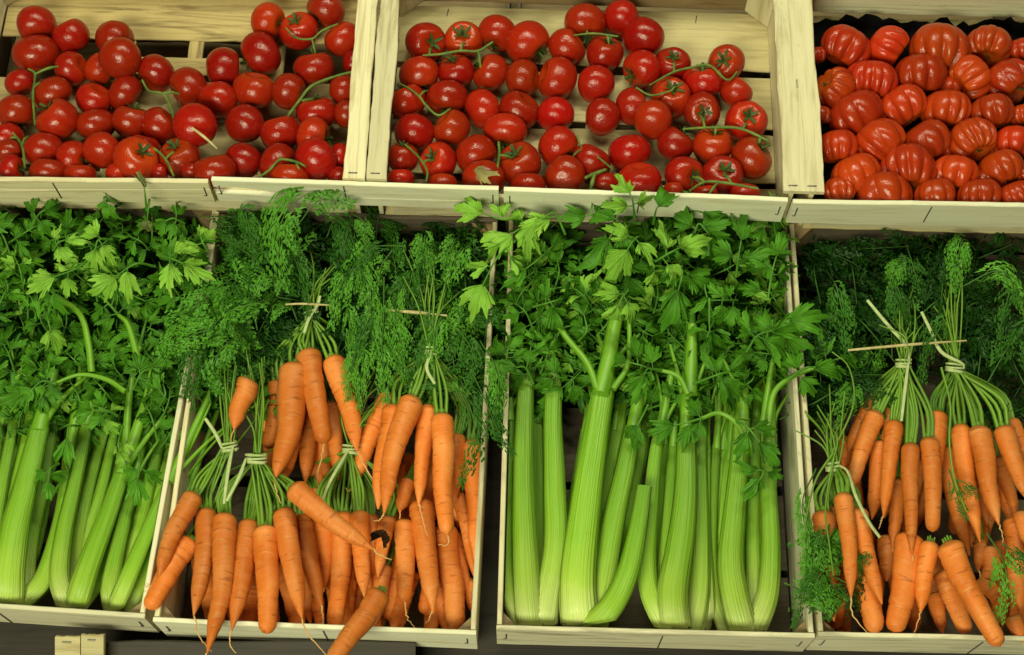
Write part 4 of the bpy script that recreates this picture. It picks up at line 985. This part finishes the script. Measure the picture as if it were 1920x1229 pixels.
def leaflet(mb, base, d, nv, size, rs, curl=.35, fold=.25, mat=0, wide=1.0):
    """wedge-based, three-lobed, toothed celery leaflet"""
    d = nrm(d); nv = nrm(nv - np.dot(nv, d) * d); sd = np.cross(d, nv)
    na, nr = 71, 6; ph = np.linspace(-1.0, 1.0, na)
    sa, sb = rs.uniform(.42, .54), rs.uniform(.42, .54)
    lobes = [(rs.uniform(-.06, .06), 1.0, rs.uniform(.26, .34)), (-sa, rs.uniform(.62, .90), .27), (sb, rs.uniform(.62, .90), .27), (-.82, rs.uniform(.34, .58), .24), (.82, rs.uniform(.34, .58), .24)]
    R = np.full(na, .32) * (1 - .4 * np.abs(ph))
    for c, L, hw in lobes:
        t = np.clip(np.abs(ph - c) / hw, 0, 1); R = np.maximum(R, L * (1 - .50 * t ** 1.55) * (t < 1))
    k = rs.uniform(27, 35); p0 = rs.uniform(0, 6)
    saw = np.abs(((ph * k + p0) / (2 * pi) * 2) % 2 - 1)
    R = R * (1 - .20 * saw)
    rr = np.linspace(0.02, 1, nr) ** .9
    X = rr[:, None] * R[None] * np.sin(ph)[None] * rs.uniform(.85, 1.12); Y = rr[:, None] * R[None] * np.cos(ph)[None]
    tilt_l = rs.uniform(-.5, .5)
    z = fold * np.abs(X) * rs.uniform(-.3, 1.6) - curl * Y ** 2.2 + .10 * np.sin(ph * rs.uniform(4, 9) + p0)[None] * rr[:, None] ** 1.3 + tilt_l * X * Y \
        + .012 * np.cos(ph * 17 + p0)[None] * rr[:, None] + nprng.normal(0, .012, X.shape) + .045 * np.sin(Y * rs.uniform(6, 11) + p0)
    z = z - rs.uniform(.1, .8) * X ** 2
    Y2 = np.sin(np.clip(curl * Y * 1.1, -1.5, 1.5)) / max(curl * 1.1, 1e-3)
    V = base + size * (X[..., None] * sd + Y2[..., None] * d + z[..., None] * nv)
    U = np.stack(np.broadcast_arrays(ph[None], rr[:, None]), -1)
    mb.add(V, grid_faces(nr, na)[:, ::-1], U, mat)

def leaf_into(mb, pts, size, rs, pairs=1, ref=None, rad=.0022, droop=.3, amt=.5, mat=0):
    """compound leaf: petiole along pts, leaflets in pairs and one at the end"""
    C = spline(pts, 18)
    Ln = np.linalg.norm(np.diff(C, axis=0), axis=1).sum()
    T, _, _ = frames(C, LOW.n)
    tube(mb, C, np.linspace(rad, rad * .45, 18), 7, ref=LOW.n, mat=1)
    ref = nrm(.6 * LOW.n + .55 * RB) if ref is None else ref
    def nv(): return nrm(ref + amt * np.array([rs.gauss(0, .8), rs.gauss(0, .8), rs.gauss(0, .8)]))
    for k in range(pairs):
        for s in (-1, 1):
            if rs.random() < .08: continue
            back = size * (.45 + .72 * k) * rs.uniform(.8, 1.2)
            i = max(2, min(16, int(17 * (1 - back / max(Ln, 1e-6)))))
            sd = nrm(np.cross(T[i], ref))
            dd = nrm(T[i] * rs.uniform(.15, .75) + s * sd * 1.0 - ref * rs.uniform(0, droop * 1.6))
            b = C[i] + dd * size * rs.uniform(.08, .22)
            tube(mb, np.array([C[i], b, b + dd * size * .15]), [rad * .5, rad * .4, rad * .25], 5, ref=ref, mat=1, cap=False)
            leaflet(mb, b, dd, nv(), size * rs.uniform(.62, .98), rs, rs.uniform(.1, .9), rs.uniform(.05, .45), mat)
    leaflet(mb, C[-1] - T[-1] * .002, nrm(T[-1] - ref * rs.uniform(0, droop)), nv(), size * rs.uniform(.95, 1.2), rs, rs.uniform(.1, .8), rs.uniform(.05, .45), mat)

def leaf_part(parent, pix, ws, size_px, rs, pairs=1, pale=0, droop=.3, amt=.45, rad=.0020):
    pts = [P(x, y, LOW, w) for (x, y), w in zip(pix, ws)]; mb = MB()
    leaf_into(mb, pts, size_px * mpp(pts[-1]), rs, pairs, None, rad, droop, amt)
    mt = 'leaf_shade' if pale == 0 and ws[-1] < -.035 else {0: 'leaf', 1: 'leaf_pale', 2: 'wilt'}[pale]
    return mb.obj('leaf', [M[mt], M['leaf_rib']], parent)

def petiole_mat():
    m, nt, nd, ln = new_mat('celery_petiole')
    v = uvvec(nt, (8, 10, 1)); g = noise(nt, v.outputs[0], 1.0, 3)
    r = ramp(nd, [(.25, (.10, .28, .012)), (.7, (.20, .43, .025))]); ln.new(g.outputs['Fac'], r.inputs[0])
    principled(nt, r.outputs[0], .42, g.outputs['Fac'], .2, .001); return m
M['celery_petiole'] = petiole_mat()

def celery_head(label, stalks, ox, oy, k, base, rs, top_y=(600, 700), cut=()):
    """stalks: (width zoom px, w, roll deg, node?, [(zx,zy)...]) from the base upwards"""
    bp = P(ox + base[0] * k, oy + base[1] * k, LOW, -.055)
    o = thing('celery_head', bp, label, 'celery', 'heads of celery')
    stalks = list(stalks); nreal = len(stalks); src = list(stalks)
    for i in range(nreal + (9 if oy < 770 else 12)):          # inner and rear stalks seen in the gaps
        if i < nreal: continue
        a_, b_ = rs.choice(src), rs.choice(src)
        f = rs.uniform(.3, .7); la, lb = a_[3], b_[3]; m_ = min(len(la), len(lb))
        pts_ = [(la[j][0] * f + lb[j][0] * (1 - f) + rs.uniform(-12, 12), la[j][1] * f + lb[j][1] * (1 - f)) for j in range(m_)]
        pts_.append((pts_[-1][0] + (pts_[-1][0] - pts_[-2][0]) * .6, pts_[-1][1] - 190))
        stalks.append((rs.uniform(52, 70), rs.uniform(-.080, -.060), rs.uniform(-15, 15), pts_))
    for i, (wd, w, roll, pts) in enumerate(stalks):
        d0 = np.array(pts[0], float) - np.array(pts[1], float); d0 /= max(1e-6, np.hypot(*d0))
        pts = ([(pts[0][0] + d0[0] * 45, pts[0][1] + d0[1] * 55)] if pts[0][1] > (900 if oy > 770 else 700) else []) + list(pts)
        pp = [(ox + x * k, oy + y * k) for x, y in pts]
        wb = -.05
        ws = [(-.064 if len(pp) > 3 else wb) if j == 0 else wb + (w - wb) * min(1, .12 + j * .42) for j in range(len(pp))]
        P3 = [P(x, y, LOW, ww) for (x, y), ww in zip(pp, ws)]
        q = mpp(P3[0]); n = 40; W0 = wd * k * q / 2 * (1.24 if w > -.04 else 1.28)
        is_cut = i in cut
        s = np.linspace(0, 1, n)
        if is_cut: W = W0 * np.interp(s, [0, .12, .35, 1], [1.05, 1.1, 1.0, .62])
        else: W = W0 * np.interp(s, [0, .1, .3, 1], [1.12, 1.10, 1.0, .64])
        C = spline(P3, n); mb = MB(); celery_stalk(mb, C, W, radians(roll), rs)
        cr = L3 if ox > 500 else L1
        for kk, VV in enumerate(mb.V):          # the butt ends rest against the front board and the walls
            dd_ = (VV - cr.A) @ cr.bx; mb.V[kk] = VV = VV + np.maximum(0, .009 + .0015 * math.sin(i * 2.1) - dd_)[:, None] * cr.bx
            aa_ = (VV - cr.A) @ cr.ax; hh_ = (VV - cr.A) @ cr.n
            mb.V[kk] = VV + (np.maximum(0, .009 - aa_) - np.maximum(0, aa_ - cr.W + .009))[:, None] * (hh_ < .004)[:, None] * cr.ax
        st = mb.obj('stalk', M['celery'], o)
        if is_cut or (i >= nreal and rs.random() < .5): continue
        # above the joint the stalk goes on thinner and forks into leaf stalks
        d = nrm(C[-1] - C[-4]); e = C[-1]
        dpx = np.array([pp[-1][0] - pp[-2][0], pp[-1][1] - pp[-2][1]], float); dpx /= np.hypot(*dpx)
        ty = rs.uniform(*top_y)
        x, y = pp[-1]; ln = max(60, (y - ty))
        mb = MB(); ends = []
        for f in range(3):
            sx = (f - 1) * rs.uniform(.10, .34)
            ex, ey = x + dpx[0] * ln + sx * ln * .9, y + dpx[1] * ln * (1 if f == 1 else rs.uniform(.45, .8))
            Cc = spline([C[-1] - d * .006, P((x + ex) / 2 - sx * ln * .15, (y + ey) / 2, LOW, w - .004), P(ex, ey, LOW, w + rs.uniform(-.02, .01))], 14)
            r0 = W[-1] * (.90 if f == 1 else .42)
            tube(mb, Cc, np.linspace(r0, r0 * .42, 14), 12, ref=LOW.n)
            ends.append((ex, ey, nrm(Cc[-1] - Cc[-3])))
        mb.obj('leaf_stalk', M['celery_petiole'], st, np.array(st['_o']))
        for ex, ey, dd in ends:
            L = rs.uniform(30, 60); a = radians(rs.gauss(90, 35))
            leaf_part(st, [(ex, ey), (ex + cos(a) * L * .6, ey - sin(a) * L * .6), (ex + cos(a) * L + rs.uniform(-15, 15), ey - sin(a) * L)],
                      [w - .01, w + .004, w + rs.uniform(-.02, .012)], rs.uniform(46, 66), rs, rs.choice([1, 2, 2]), 0)['_o'] = list(st['_o'])
    # pale cut crown where the stalks meet
    mb = MB(); n, m = 10, 20; th = np.linspace(.05, pi - .05, n)[:, None]; ph = (np.arange(m) / m * 2 * pi)[None]
    q = mpp(bp); V = bp + LOW.v * .045 - LOW.n * .012 + (30 * k * q * .8) * np.stack([np.sin(th) * np.cos(ph), np.sin(th) * np.sin(ph), np.cos(th) + 0 * ph], -1) @ np.stack([RX * 1.1, LOW.n * .62, LOW.v * .5])
    mb.add(V, grid_faces(n, m, True)); mb.obj('root_crown', M['crown'], o)
    return o
rs = random.Random(9)
K3 = dict(ox=880, oy=760, k=.3815, rs=rs)
C1 = celery_head('celery head with palest base, leftmost of four in its crate', [
  (52,-.060,0,[(350,1060),(345,880),(340,600),(340,300),(338,60)]), (78,-.055,0,[(240,1000),(230,700),(215,300),(215,-20),(222,-170)]),
  (64,-.035,-20,[(262,1085),(205,960),(180,760),(188,420),(200,60)]), (98,-.022,0,[(300,1085),(285,900),(270,600),(265,300),(275,-40),(290,-210)]),
  (98,-.025,12,[(365,1085),(385,940),(425,700),(420,400),(410,100),(412,-60),(402,-230)])], base=(310,1080), top_y=(620,700), **K3)
C2 = celery_head('celery head with thickest stalk and one curved cut stalk', [
  (62,-.065,0,[(500,1000),(480,760),(530,400),(572,120)]), (56,-.06,0,[(650,900),(655,600),(690,300),(715,110)]), (88,-.05,0,[(560,1000),(540,700),(590,400),(620,150)]),
  (104,-.03,10,[(610,1075),(650,880),(710,560),(765,320),(805,110)]), (136,-.012,-4,[(545,1075),(535,850),(570,520),(610,240),(650,-20),(672,-140)]),
  (96,.006,16,[(600,1090),(700,985),(775,830),(825,620),(860,400)])], base=(580,1085), top_y=(560,640), cut=(5,), **K3)
C3 = celery_head('celery head right of the cut stalk, smooth broad middle stalk', [
  (58,-.06,0,[(960,1000),(930,800),(950,500),(965,180)]), (86,-.045,14,[(1095,1085),(1125,900),(1130,600),(1128,300),(1138,20)]), (62,-.04,0,[(985,1000),(965,820),(985,480),(1002,190)]),
  (80,-.02,-14,[(960,1085),(890,930),(872,760),(892,500),(915,250),(938,130)]), (118,-.014,2,[(1010,1090),(1000,920),(1035,700),(1062,450),(1068,150)]), (70,-.05,0,[(1160,1000),(1150,600),(1160,200)])], base=(1030,1100), top_y=(580,660), **K3)
C4 = celery_head('celery head beside right wall of celery crate, leaf hanging over it', [
  (56,-.055,-10,[(1255,1095),(1205,950),(1188,760),(1195,480),(1215,200)]), (56,-.06,0,[(1300,1000),(1250,800),(1255,500),(1275,260)]), (62,-.055,0,[(1395,1020),(1400,850),(1395,600),(1400,300),(1410,50)]),
  (106,-.025,-6,[(1345,1095),(1305,930),(1285,760),(1305,520),(1330,250),(1340,60)]), (84,-.03,14,[(1405,1095),(1465,930),(1480,700),(1470,400),(1480,140)])], base=(1350,1100), top_y=(590,680), **K3)
EXTRA = [(58,-.05,4,[(60,930),(20,820),(-20,640),(10,420),(60,200),(110,0)]), (62,-.04,0,[(-20,900),(-40,700),(0,420),(40,200),(80,0)]), (56,-.05,0,[(-60,900),(-70,600),(-40,300),(10,60)])]
K1 = dict(ox=0, oy=780, k=.3652, rs=rs)
D1 = celery_head('celery head in left corner, its base cut flat by frame edge', [
  (62,-.06,0,[(60,900),(30,500),(85,200),(140,-60)]), (92,-.05,0,[(110,920),(140,650),(215,330),(262,40)]), (56,-.06,10,[(150,945),(230,885),(280,820)]), (66,-.055,0,[(-10,800),(0,450),(45,180),(80,-10),(100,-160)]), (60,-.045,0,[(10,900),(60,500),(130,150),(165,-60)]),
  (84,-.03,14,[(120,945),(215,850),(275,690),(325,470),(362,180)]), (128,-.012,-4,[(40,950),(45,790),(80,560),(140,330),(205,60)])] + EXTRA, base=(60,940), top_y=(560,680), **K1)
D2 = celery_head('celery head second from left, slanting stalks and thin root hairs', [
  (60,-.055,0,[(420,880),(440,640),(520,380),(585,100)]), (62,-.05,0,[(380,900),(400,640),(450,380),(545,40)]), (66,-.05,10,[(430,950),(500,860),(545,740),(600,560)]), (80,-.024,-10,[(345,960),(305,820),(330,600),(385,350),(450,30)]),
  (104,-.014,8,[(395,965),(425,860),(480,700),(560,490),(632,280)])], base=(375,960), top_y=(590,680), **K1)
D3 = celery_head('celery head with whitish base beside left wall of carrot crate', [
  (72,-.05,0,[(620,900),(670,720),(740,450),(820,130)]), (62,-.045,10,[(720,965),(790,850),(850,690)]), (64,-.04,10,[(680,960),(735,820),(810,630),(880,420)]), (74,-.03,-12,[(575,960),(570,850),(620,620),(690,320)]),
  (78,-.010,8,[(600,965),(650,850),(730,660),(820,450),(880,320)]), (50,-.06,0,[(760,700),(830,400),(870,150)])], base=(630,965), top_y=(610,690), **K1)
# thin leaf stalks crossing above
def thick_stalk(parent, pix, w, r0, r1, mat='celery_petiole'):
    C = spline([P(x, y, LOW, w) for x, y in pix], 22); mb = MB(); tube(mb, C, np.linspace(r0, r1, 22), 12, ref=LOW.n); st = mb.obj('leaf_stalk', M[mat], parent)
    (ax_, ay_), (bx_, by_) = pix[-2], pix[-1]; l_ = math.hypot(bx_ - ax_, by_ - ay_); ux, uy = (bx_ - ax_) / l_, (by_ - ay_) / l_
    lr = random.Random(int(bx_ * 7 + by_))
    leaf_part(parent, [(bx_ - ux * 6, by_ - uy * 6), (bx_ + ux * 25, by_ + uy * 25), (bx_ + ux * 55, by_ + uy * 50)], [w, w + .006, w + .004], 66, lr, 2, 0, .3, .35, r1 * .8)
    return st
thick_stalk(C2, [(1126,740),(1140,680),(1150,620),(1165,560)], -.006, .0125, .009)
thick_stalk(C2, [(1120,730),(1100,680),(1060,630),(1015,560)], .0, .0052, .0035)
thick_stalk(C2, [(1150,730),(1178,680),(1180,600)], -.004, .0045, .003)
thick_stalk(C3, [(1294,740),(1296,680),(1298,610)], -.008, .0105, .007)
thick_stalk(C3, [(1290,740),(1270,705),(1225,692)], .008, .0040, .0024)
thick_stalk(C4, [(1440,800),(1450,740),(1480,710),(1528,690)], .008, .005, .0028)
thick_stalk(C4, [(1400,850),(1385,800),(1350,775),(1315,785)], .008, .0042, .0026)
thick_stalk(C4, [(1430,800),(1440,730),(1448,680)], -.005, .005, .0035)
thick_stalk(D1, [(172,700),(165,640),(150,590),(108,556)], .0, .0052, .0034)
thick_stalk(D3, [(236,900),(238,800),(246,720),(262,650)], -.02, .0062, .004)
thick_stalk(D3, [(258,670),(240,610),(222,590)], .004, .005, .003)
thick_stalk(D2, [(235,735),(200,712),(150,703),(100,720)], .008, .004, .002)

# hero leaves over the middle crate
HL = [  # owner, path, heights, size px, pairs, tone
 (C1, [(975,445),(935,480),(905,535)], [.055,.075,.07], 74, 2, 1), (C1, [(985,405),(945,412),(905,400)], [.06,.08,.08], 66, 1, 1),
 (C1, [(1030,470),(1008,488),(985,505)], [.04,.06,.06], 56, 0, 0), (C2, [(1060,440),(1040,400),(1015,412)], [.06,.09,.09], 78, 1, 1),
 (C2, [(1010,430),(985,425),(958,440)], [.05,.07,.07], 70, 1, 1),
 (C2, [(1190,410),(1186,375),(1180,362)], [.10,.135,.14], 62, 1, 1), (C3, [(1225,420),(1230,395),(1236,385)], [.09,.125,.13], 68, 0, 0),
 (C2, [(1195,445),(1185,455),(1176,470)], [.09,.105,.10], 105, 1, 1), (C2, [(1178,545),(1166,560),(1158,575)], [.06,.07,.065], 60, 1, 1),
 (C2, [(1200,420),(1165,420),(1140,450)], [.08,.10,.095], 74, 1, 0), (C3, [(1230,490),(1255,475),(1275,465)], [.07,.09,.09], 74, 1, 1),
 (C3, [(1240,500),(1225,500),(1228,510)], [.07,.085,.08], 62, 0, 1), (C3, [(1280,490),(1278,520),(1272,545)], [.05,.06,.055], 100, 1, 0),
 (C3, [(1300,450),(1310,420),(1330,440)], [.05,.07,.065], 80, 1, 0), (C3, [(1330,560),(1330,610),(1332,625)], [.03,.03,.025], 70, 0, 0),
 (C4, [(1380,520),(1385,480),(1390,450)], [.03,.055,.06], 80, 1, 0), (C4, [(1440,560),(1448,510),(1456,480)], [.03,.05,.05], 72, 2, 0),
 (C4, [(1450,640),(1470,605),(1482,600)], [.03,.05,.055], 80, 1, 0), (C4, [(1400,660),(1420,630),(1450,620)], [.03,.05,.05], 74, 1, 0),
 (C4, [(1480,710),(1510,690),(1530,690)], [.02,.04,.04], 64, 1, 0), (C3, [(1300,720),(1340,705),(1370,695)], [.02,.04,.04], 62, 1, 0),
 (C3, [(1240,695),(1215,692),(1208,705)], [.02,.035,.034], 62, 1, 0), (C3, [(1215,760),(1205,780),(1195,800)], [.01,.02,.016], 62, 0, 0),
 (C4, [(1380,790),(1400,800),(1425,830)], [.01,.03,.03], 70, 1, 0), (C4, [(1430,880),(1432,885),(1425,900)], [.01,.025,.022], 56, 1, 0),
 (C4, [(1440,410),(1452,400),(1460,390)], [.03,.04,.04], 50, 1, 0), (C2, [(1120,420),(1110,400),(1110,380)], [.06,.07,.07], 56, 1, 0),
 (C3, [(1290,405),(1300,395),(1320,400)], [.05,.06,.06], 52, 1, 0),
 (C2, [(1085,640),(1100,620),(1095,590)], [.0,.02,.02], 60, 1, 0), (C1, [(1000,720),(985,690),(965,690)], [-.01,.01,.015], 62, 1, 0), (C1, [(1040,660),(1050,620),(1075,610)], [-.02,.0,.0], 62, 1, 0)]
rs = random.Random(31)
for o, px, w, sz, pr, pale in HL: leaf_part(o, px, w, min(sz, 78) * 1.06, rs, pr, pale, .4, .4)
HL = [(D1, [(175,470),(150,500),(100,520)], [.03,.06,.06], 58, 2, 1), (D1, [(120,550),(95,545),(80,560)], [.03,.05,.05], 52, 1, 0), (D1, [(85,575),(90,600),(95,620)], [.02,.035,.03], 56, 0, 1),
 (D2, [(210,450),(185,450),(178,470)], [.04,.06,.06], 54, 1, 1), (D2, [(290,500),(255,495),(215,520)], [.03,.06,.06], 62, 1, 1), (D3, [(300,480),(320,485),(345,495)], [.04,.06,.055], 66, 1, 1),
 (D2, [(275,395),(272,365),(270,350)], [.07,.10,.105], 40, 0, 2), (D2, [(280,375),(278,390),(276,415)], [.06,.075,.06], 44, 0, 2), (D2, [(215,380),(195,370),(200,385)], [.05,.065,.06], 46, 1, 0),
 (D1, [(60,420),(75,400),(85,395)], [.03,.05,.05], 50, 1, 0), (D2, [(100,470),(110,455),(125,450)], [.03,.05,.05], 50, 1, 1), (D1, [(10,560),(15,540),(10,525)], [.01,.03,.03], 56, 1, 0),
 (D1, [(60,720),(48,705),(40,700)], [.01,.03,.03], 34, 0, 1), (D2, [(105,720),(80,715),(60,730)], [.01,.02,.02], 56, 1, 0), (D3, [(250,730),(265,700),(285,690)], [.02,.04,.04], 52, 1, 0),
 (D3, [(300,760),(310,740),(305,720)], [.01,.03,.03], 56, 1, 0), (D2, [(220,780),(200,770),(170,770)], [.01,.03,.03], 54, 1, 0), (D2, [(110,870),(95,880),(90,905)], [.0,.014,.012], 42, 1, 0),
 (D3, [(260,850),(262,870),(258,900)], [.0,.014,.012], 50, 1, 0), (D2, [(150,800),(130,800),(125,825)], [.0,.016,.014], 56, 0, 0), (D3, [(230,800),(222,830),(225,850)], [.0,.016,.014], 34, 1, 1),
 (D3, [(345,420),(325,410),(310,415)], [.04,.06,.06], 50, 1, 0), (D3, [(390,470),(380,455),(375,440)], [.04,.055,.05], 44, 1, 1)]
for o, px, w, sz, pr, pale in HL: leaf_part(o, px, w, min(sz, 78) * 1.06, rs, pr, pale, .4, .4)
def fill_leaves(owner, n, region, wr, size, rs, pale=.1):
    x0, x1, y0, y1 = region
    for i in range(n):
        x, y, w = rs.uniform(x0, x1), rs.uniform(y0, y1), rs.uniform(*wr); L = rs.uniform(45, 80); a = radians(rs.gauss(90, 50))
        leaf_part(owner, [(x - cos(a) * L, y + sin(a) * L), (x - cos(a) * L * .4 + rs.uniform(-8, 8), y + sin(a) * L * .4), (x, y)], [w - .02, w + .004, w], rs.uniform(*size), rs, rs.choice([1, 2, 2]), int(rs.random() < pale), .5, .42, .0016)
for o, x0, x1 in ((C1, 925, 1070), (C2, 1040, 1210), (C3, 1180, 1340), (C4, 1310, 1475)):
    fill_leaves(o, 26, (x0, x1, 405, 620), (-.095, -.045), (56, 78), rs, 0)
    fill_leaves(o, 18, (x0, x1, 392, 570), (-.035, .035), (46, 68), rs, .3)
    fill_leaves(o, 15, (x0, x1, 560, 730), (-.085, -.02), (52, 72), rs, .0)
for o, x0, x1 in ((D1, -30, 110), (D2, 80, 240), (D3, 210, 370)):
    fill_leaves(o, 28, (x0, x1, 390, 620), (-.095, -.045), (56, 78), rs, 0)
    fill_leaves(o, 20, (x0, x1, 382, 570), (-.035, .035), (42, 62), rs, .22)
    fill_leaves(o, 18, (x0, x1, 560, 740), (-.085, -.01), (48, 66), rs, .0)
fill_leaves(D1, 16, (-25, 110, 640, 790), (-.07, -.005), (44, 62), rs, .05)
fill_leaves(D2, 12, (100, 230, 660, 800), (-.06, .0), (42, 60), rs, .08)
fill_leaves(D3, 14, (210, 345, 660, 800), (-.05, .005), (42, 60), rs, .08)
fill_leaves(C1, 14, (935, 1060, 610, 745), (-.03, .012), (44, 62), rs, .1)
fill_leaves(C2, 8, (1060, 1200, 600, 730), (-.06, -.02), (46, 64), rs, .05)
fill_leaves(C3, 10, (1190, 1320, 600, 740), (-.04, .004), (46, 64), rs, .08)
fill_leaves(C4, 6, (1330, 1480, 580, 740), (-.02, .02), (50, 66), rs, .1)
fill_leaves(C3, 6, (1180, 1330, 620, 760), (-.04, .0), (50, 64), rs, .1)
# leaf bit on the tomatoes, and a dried leaf
mb = MB(); p = P(680 + 565 * .41667, 790 * .41667, UPP, .0); 
leaflet(mb, p - RX * .02 + RU * .006, RX * .9 + RU * -.1, RB * .8 + RU * .5, .04, random.Random(4), .2, .3, 0)
tag(mb.obj('dried_leaf', M['dryleaf'], origin=p), 'dry brown leaf lying on a front tomato of middle crate', 'leaf')

# ------------------------------------------------------------------ stand, lower crate, floor
def box_thing_board(mb, o, du, dv, dt, L, Wd, T): add_board(mb, o, du, dv, dt, L, Wd, T, ragged=.0006)
o0 = LOW.o - LOW.n * .135
st = thing('display_stand', o0, 'dark sloping wooden stand behind and below the crates', 'display stand')
mb = MB(); add_board(mb, o0 - RX * 1.1 - LOW.v * .02, RX, LOW.v, -LOW.n, 2.2, .68, .02); mb.obj('lower_shelf', M['wood_dark'], st)
o1 = UPP.o - UPP.n * .24
mb = MB(); add_board(mb, o1 - RX * 1.1 - UPP.v * .02, RX, UPP.v, -UPP.n, 2.2, .75, .02); mb.obj('upper_shelf', M['wood_brown'], st)
mb = MB(); add_board(mb, o0 - RX * 1.1 - LOW.v * .034 - LOW.n * .30, RX, LOW.n, LOW.v, 2.2, .28, .02); mb.obj('apron_panel', M['wood_dark'], st)
p = P(300, 1222, LOW, -.075); mb = MB(); a = np.linspace(0, 2 * pi, 20)
tube(mb, p + .004 * (np.outer(np.cos(a), RX) + np.outer(np.sin(a), RU)), .001, 6, ref=RB, cap=False); mb.obj('screw', M['staple'], st)
bc = thing('wooden_crate', P(150, 1215, LOW, -.06), 'crate corner with two pale post tops below the left celery', 'crate')
for x0, x1, y, nm in ((103, 150, 1194, 'corner_post'), (152, 194, 1190, 'corner_post')):
    a, b = P(x0, y, LOW, -.02), P(x1, y + 2, LOW, -.02); mb = MB()
    add_board(mb, a, nrm(b - a), -RU, -RB, np.linalg.norm(b - a), .16, .008); ob = mb.obj(nm, M['slat'], bc)
    m2 = MB(); tube(m2, np.array([a * .7 + b * .3 - RU * .006 + RB * .0008, a * .35 + b * .65 - RU * .006 + RB * .0008]), .0007, 6, ref=RB); m2.obj('staple', M['staple'], ob, np.array(ob['_o']))
mb = MB(); a = P(194, 1203, LOW, -.05); add_board(mb, a, RX, -RU, -RB, .40, .06, .006); mb.obj('front_board', M['wood_dark'], bc)
mb = MB(); g = 6.0; mb.add([(-g, -g, 0), (g, -g, 0), (g, g, 0), (-g, g, 0)], [(0, 1, 2, 3)], [(0, 0), (g, 0), (g, g), (0, g)], 0, False)
tag(mb.obj('floor', simple_noise_mat('market_floor', (.10, .10, .09), (.16, .15, .14), 6, .7)), kind='structure')

# ------------------------------------------------------------------ light and camera
w = bpy.data.worlds.new('World'); S.world = w; w.use_nodes = True
bg = w.node_tree.nodes['Background']; bg.inputs[0].default_value = (.95, 1.0, .80, 1); bg.inputs[1].default_value = .02
def lamp(x, y, z, sx, sy, power, col=(1.0, 1.0, .66), aim=(0, 1.55, .6)):
    from mathutils import Vector
    L = bpy.data.lights.new('tube_or_fill_lamp', 'AREA'); L.shape = 'RECTANGLE'; L.size = sx; L.size_y = sy; L.energy = power; L.color = col
    o = bpy.data.objects.new('tube_or_fill_lamp', L); COL.objects.link(o); o.location = (x, y, z)
    d = Vector(aim) - Vector((x, y, z)); o.rotation_euler = d.to_track_quat('-Z', 'Y').to_euler(); return o
lamp(-.32, 1.40, 2.65, .12, 1.2, 14)
lamp(.30, 1.40, 2.65, .12, 1.2, 14)
lamp(1.05, 1.40, 2.65, .12, 1.2, 6)
lamp(-1.05, -1.45, 1.58, 1.8, .9, 94)  # broad fill panel added behind the camera to light the front boards, no tube

cam = bpy.data.cameras.new('camera'); co = bpy.data.objects.new('camera', cam); COL.objects.link(co)
m = np.eye(4); m[:3, :3] = ROT; m[:3, 3] = CAM; co.matrix_world = Matrix(m.tolist())
cam.sensor_width = 36; cam.lens = FPX / 1920 * 36; cam.clip_start = .05; cam.clip_end = 100
S.camera = co
S.view_settings.view_transform = 'Standard'; S.view_settings.look = 'None'; S.view_settings.exposure = 0; S.view_settings.gamma = 1
for o in list(bpy.data.objects):
    if '_o' in o: del o['_o']
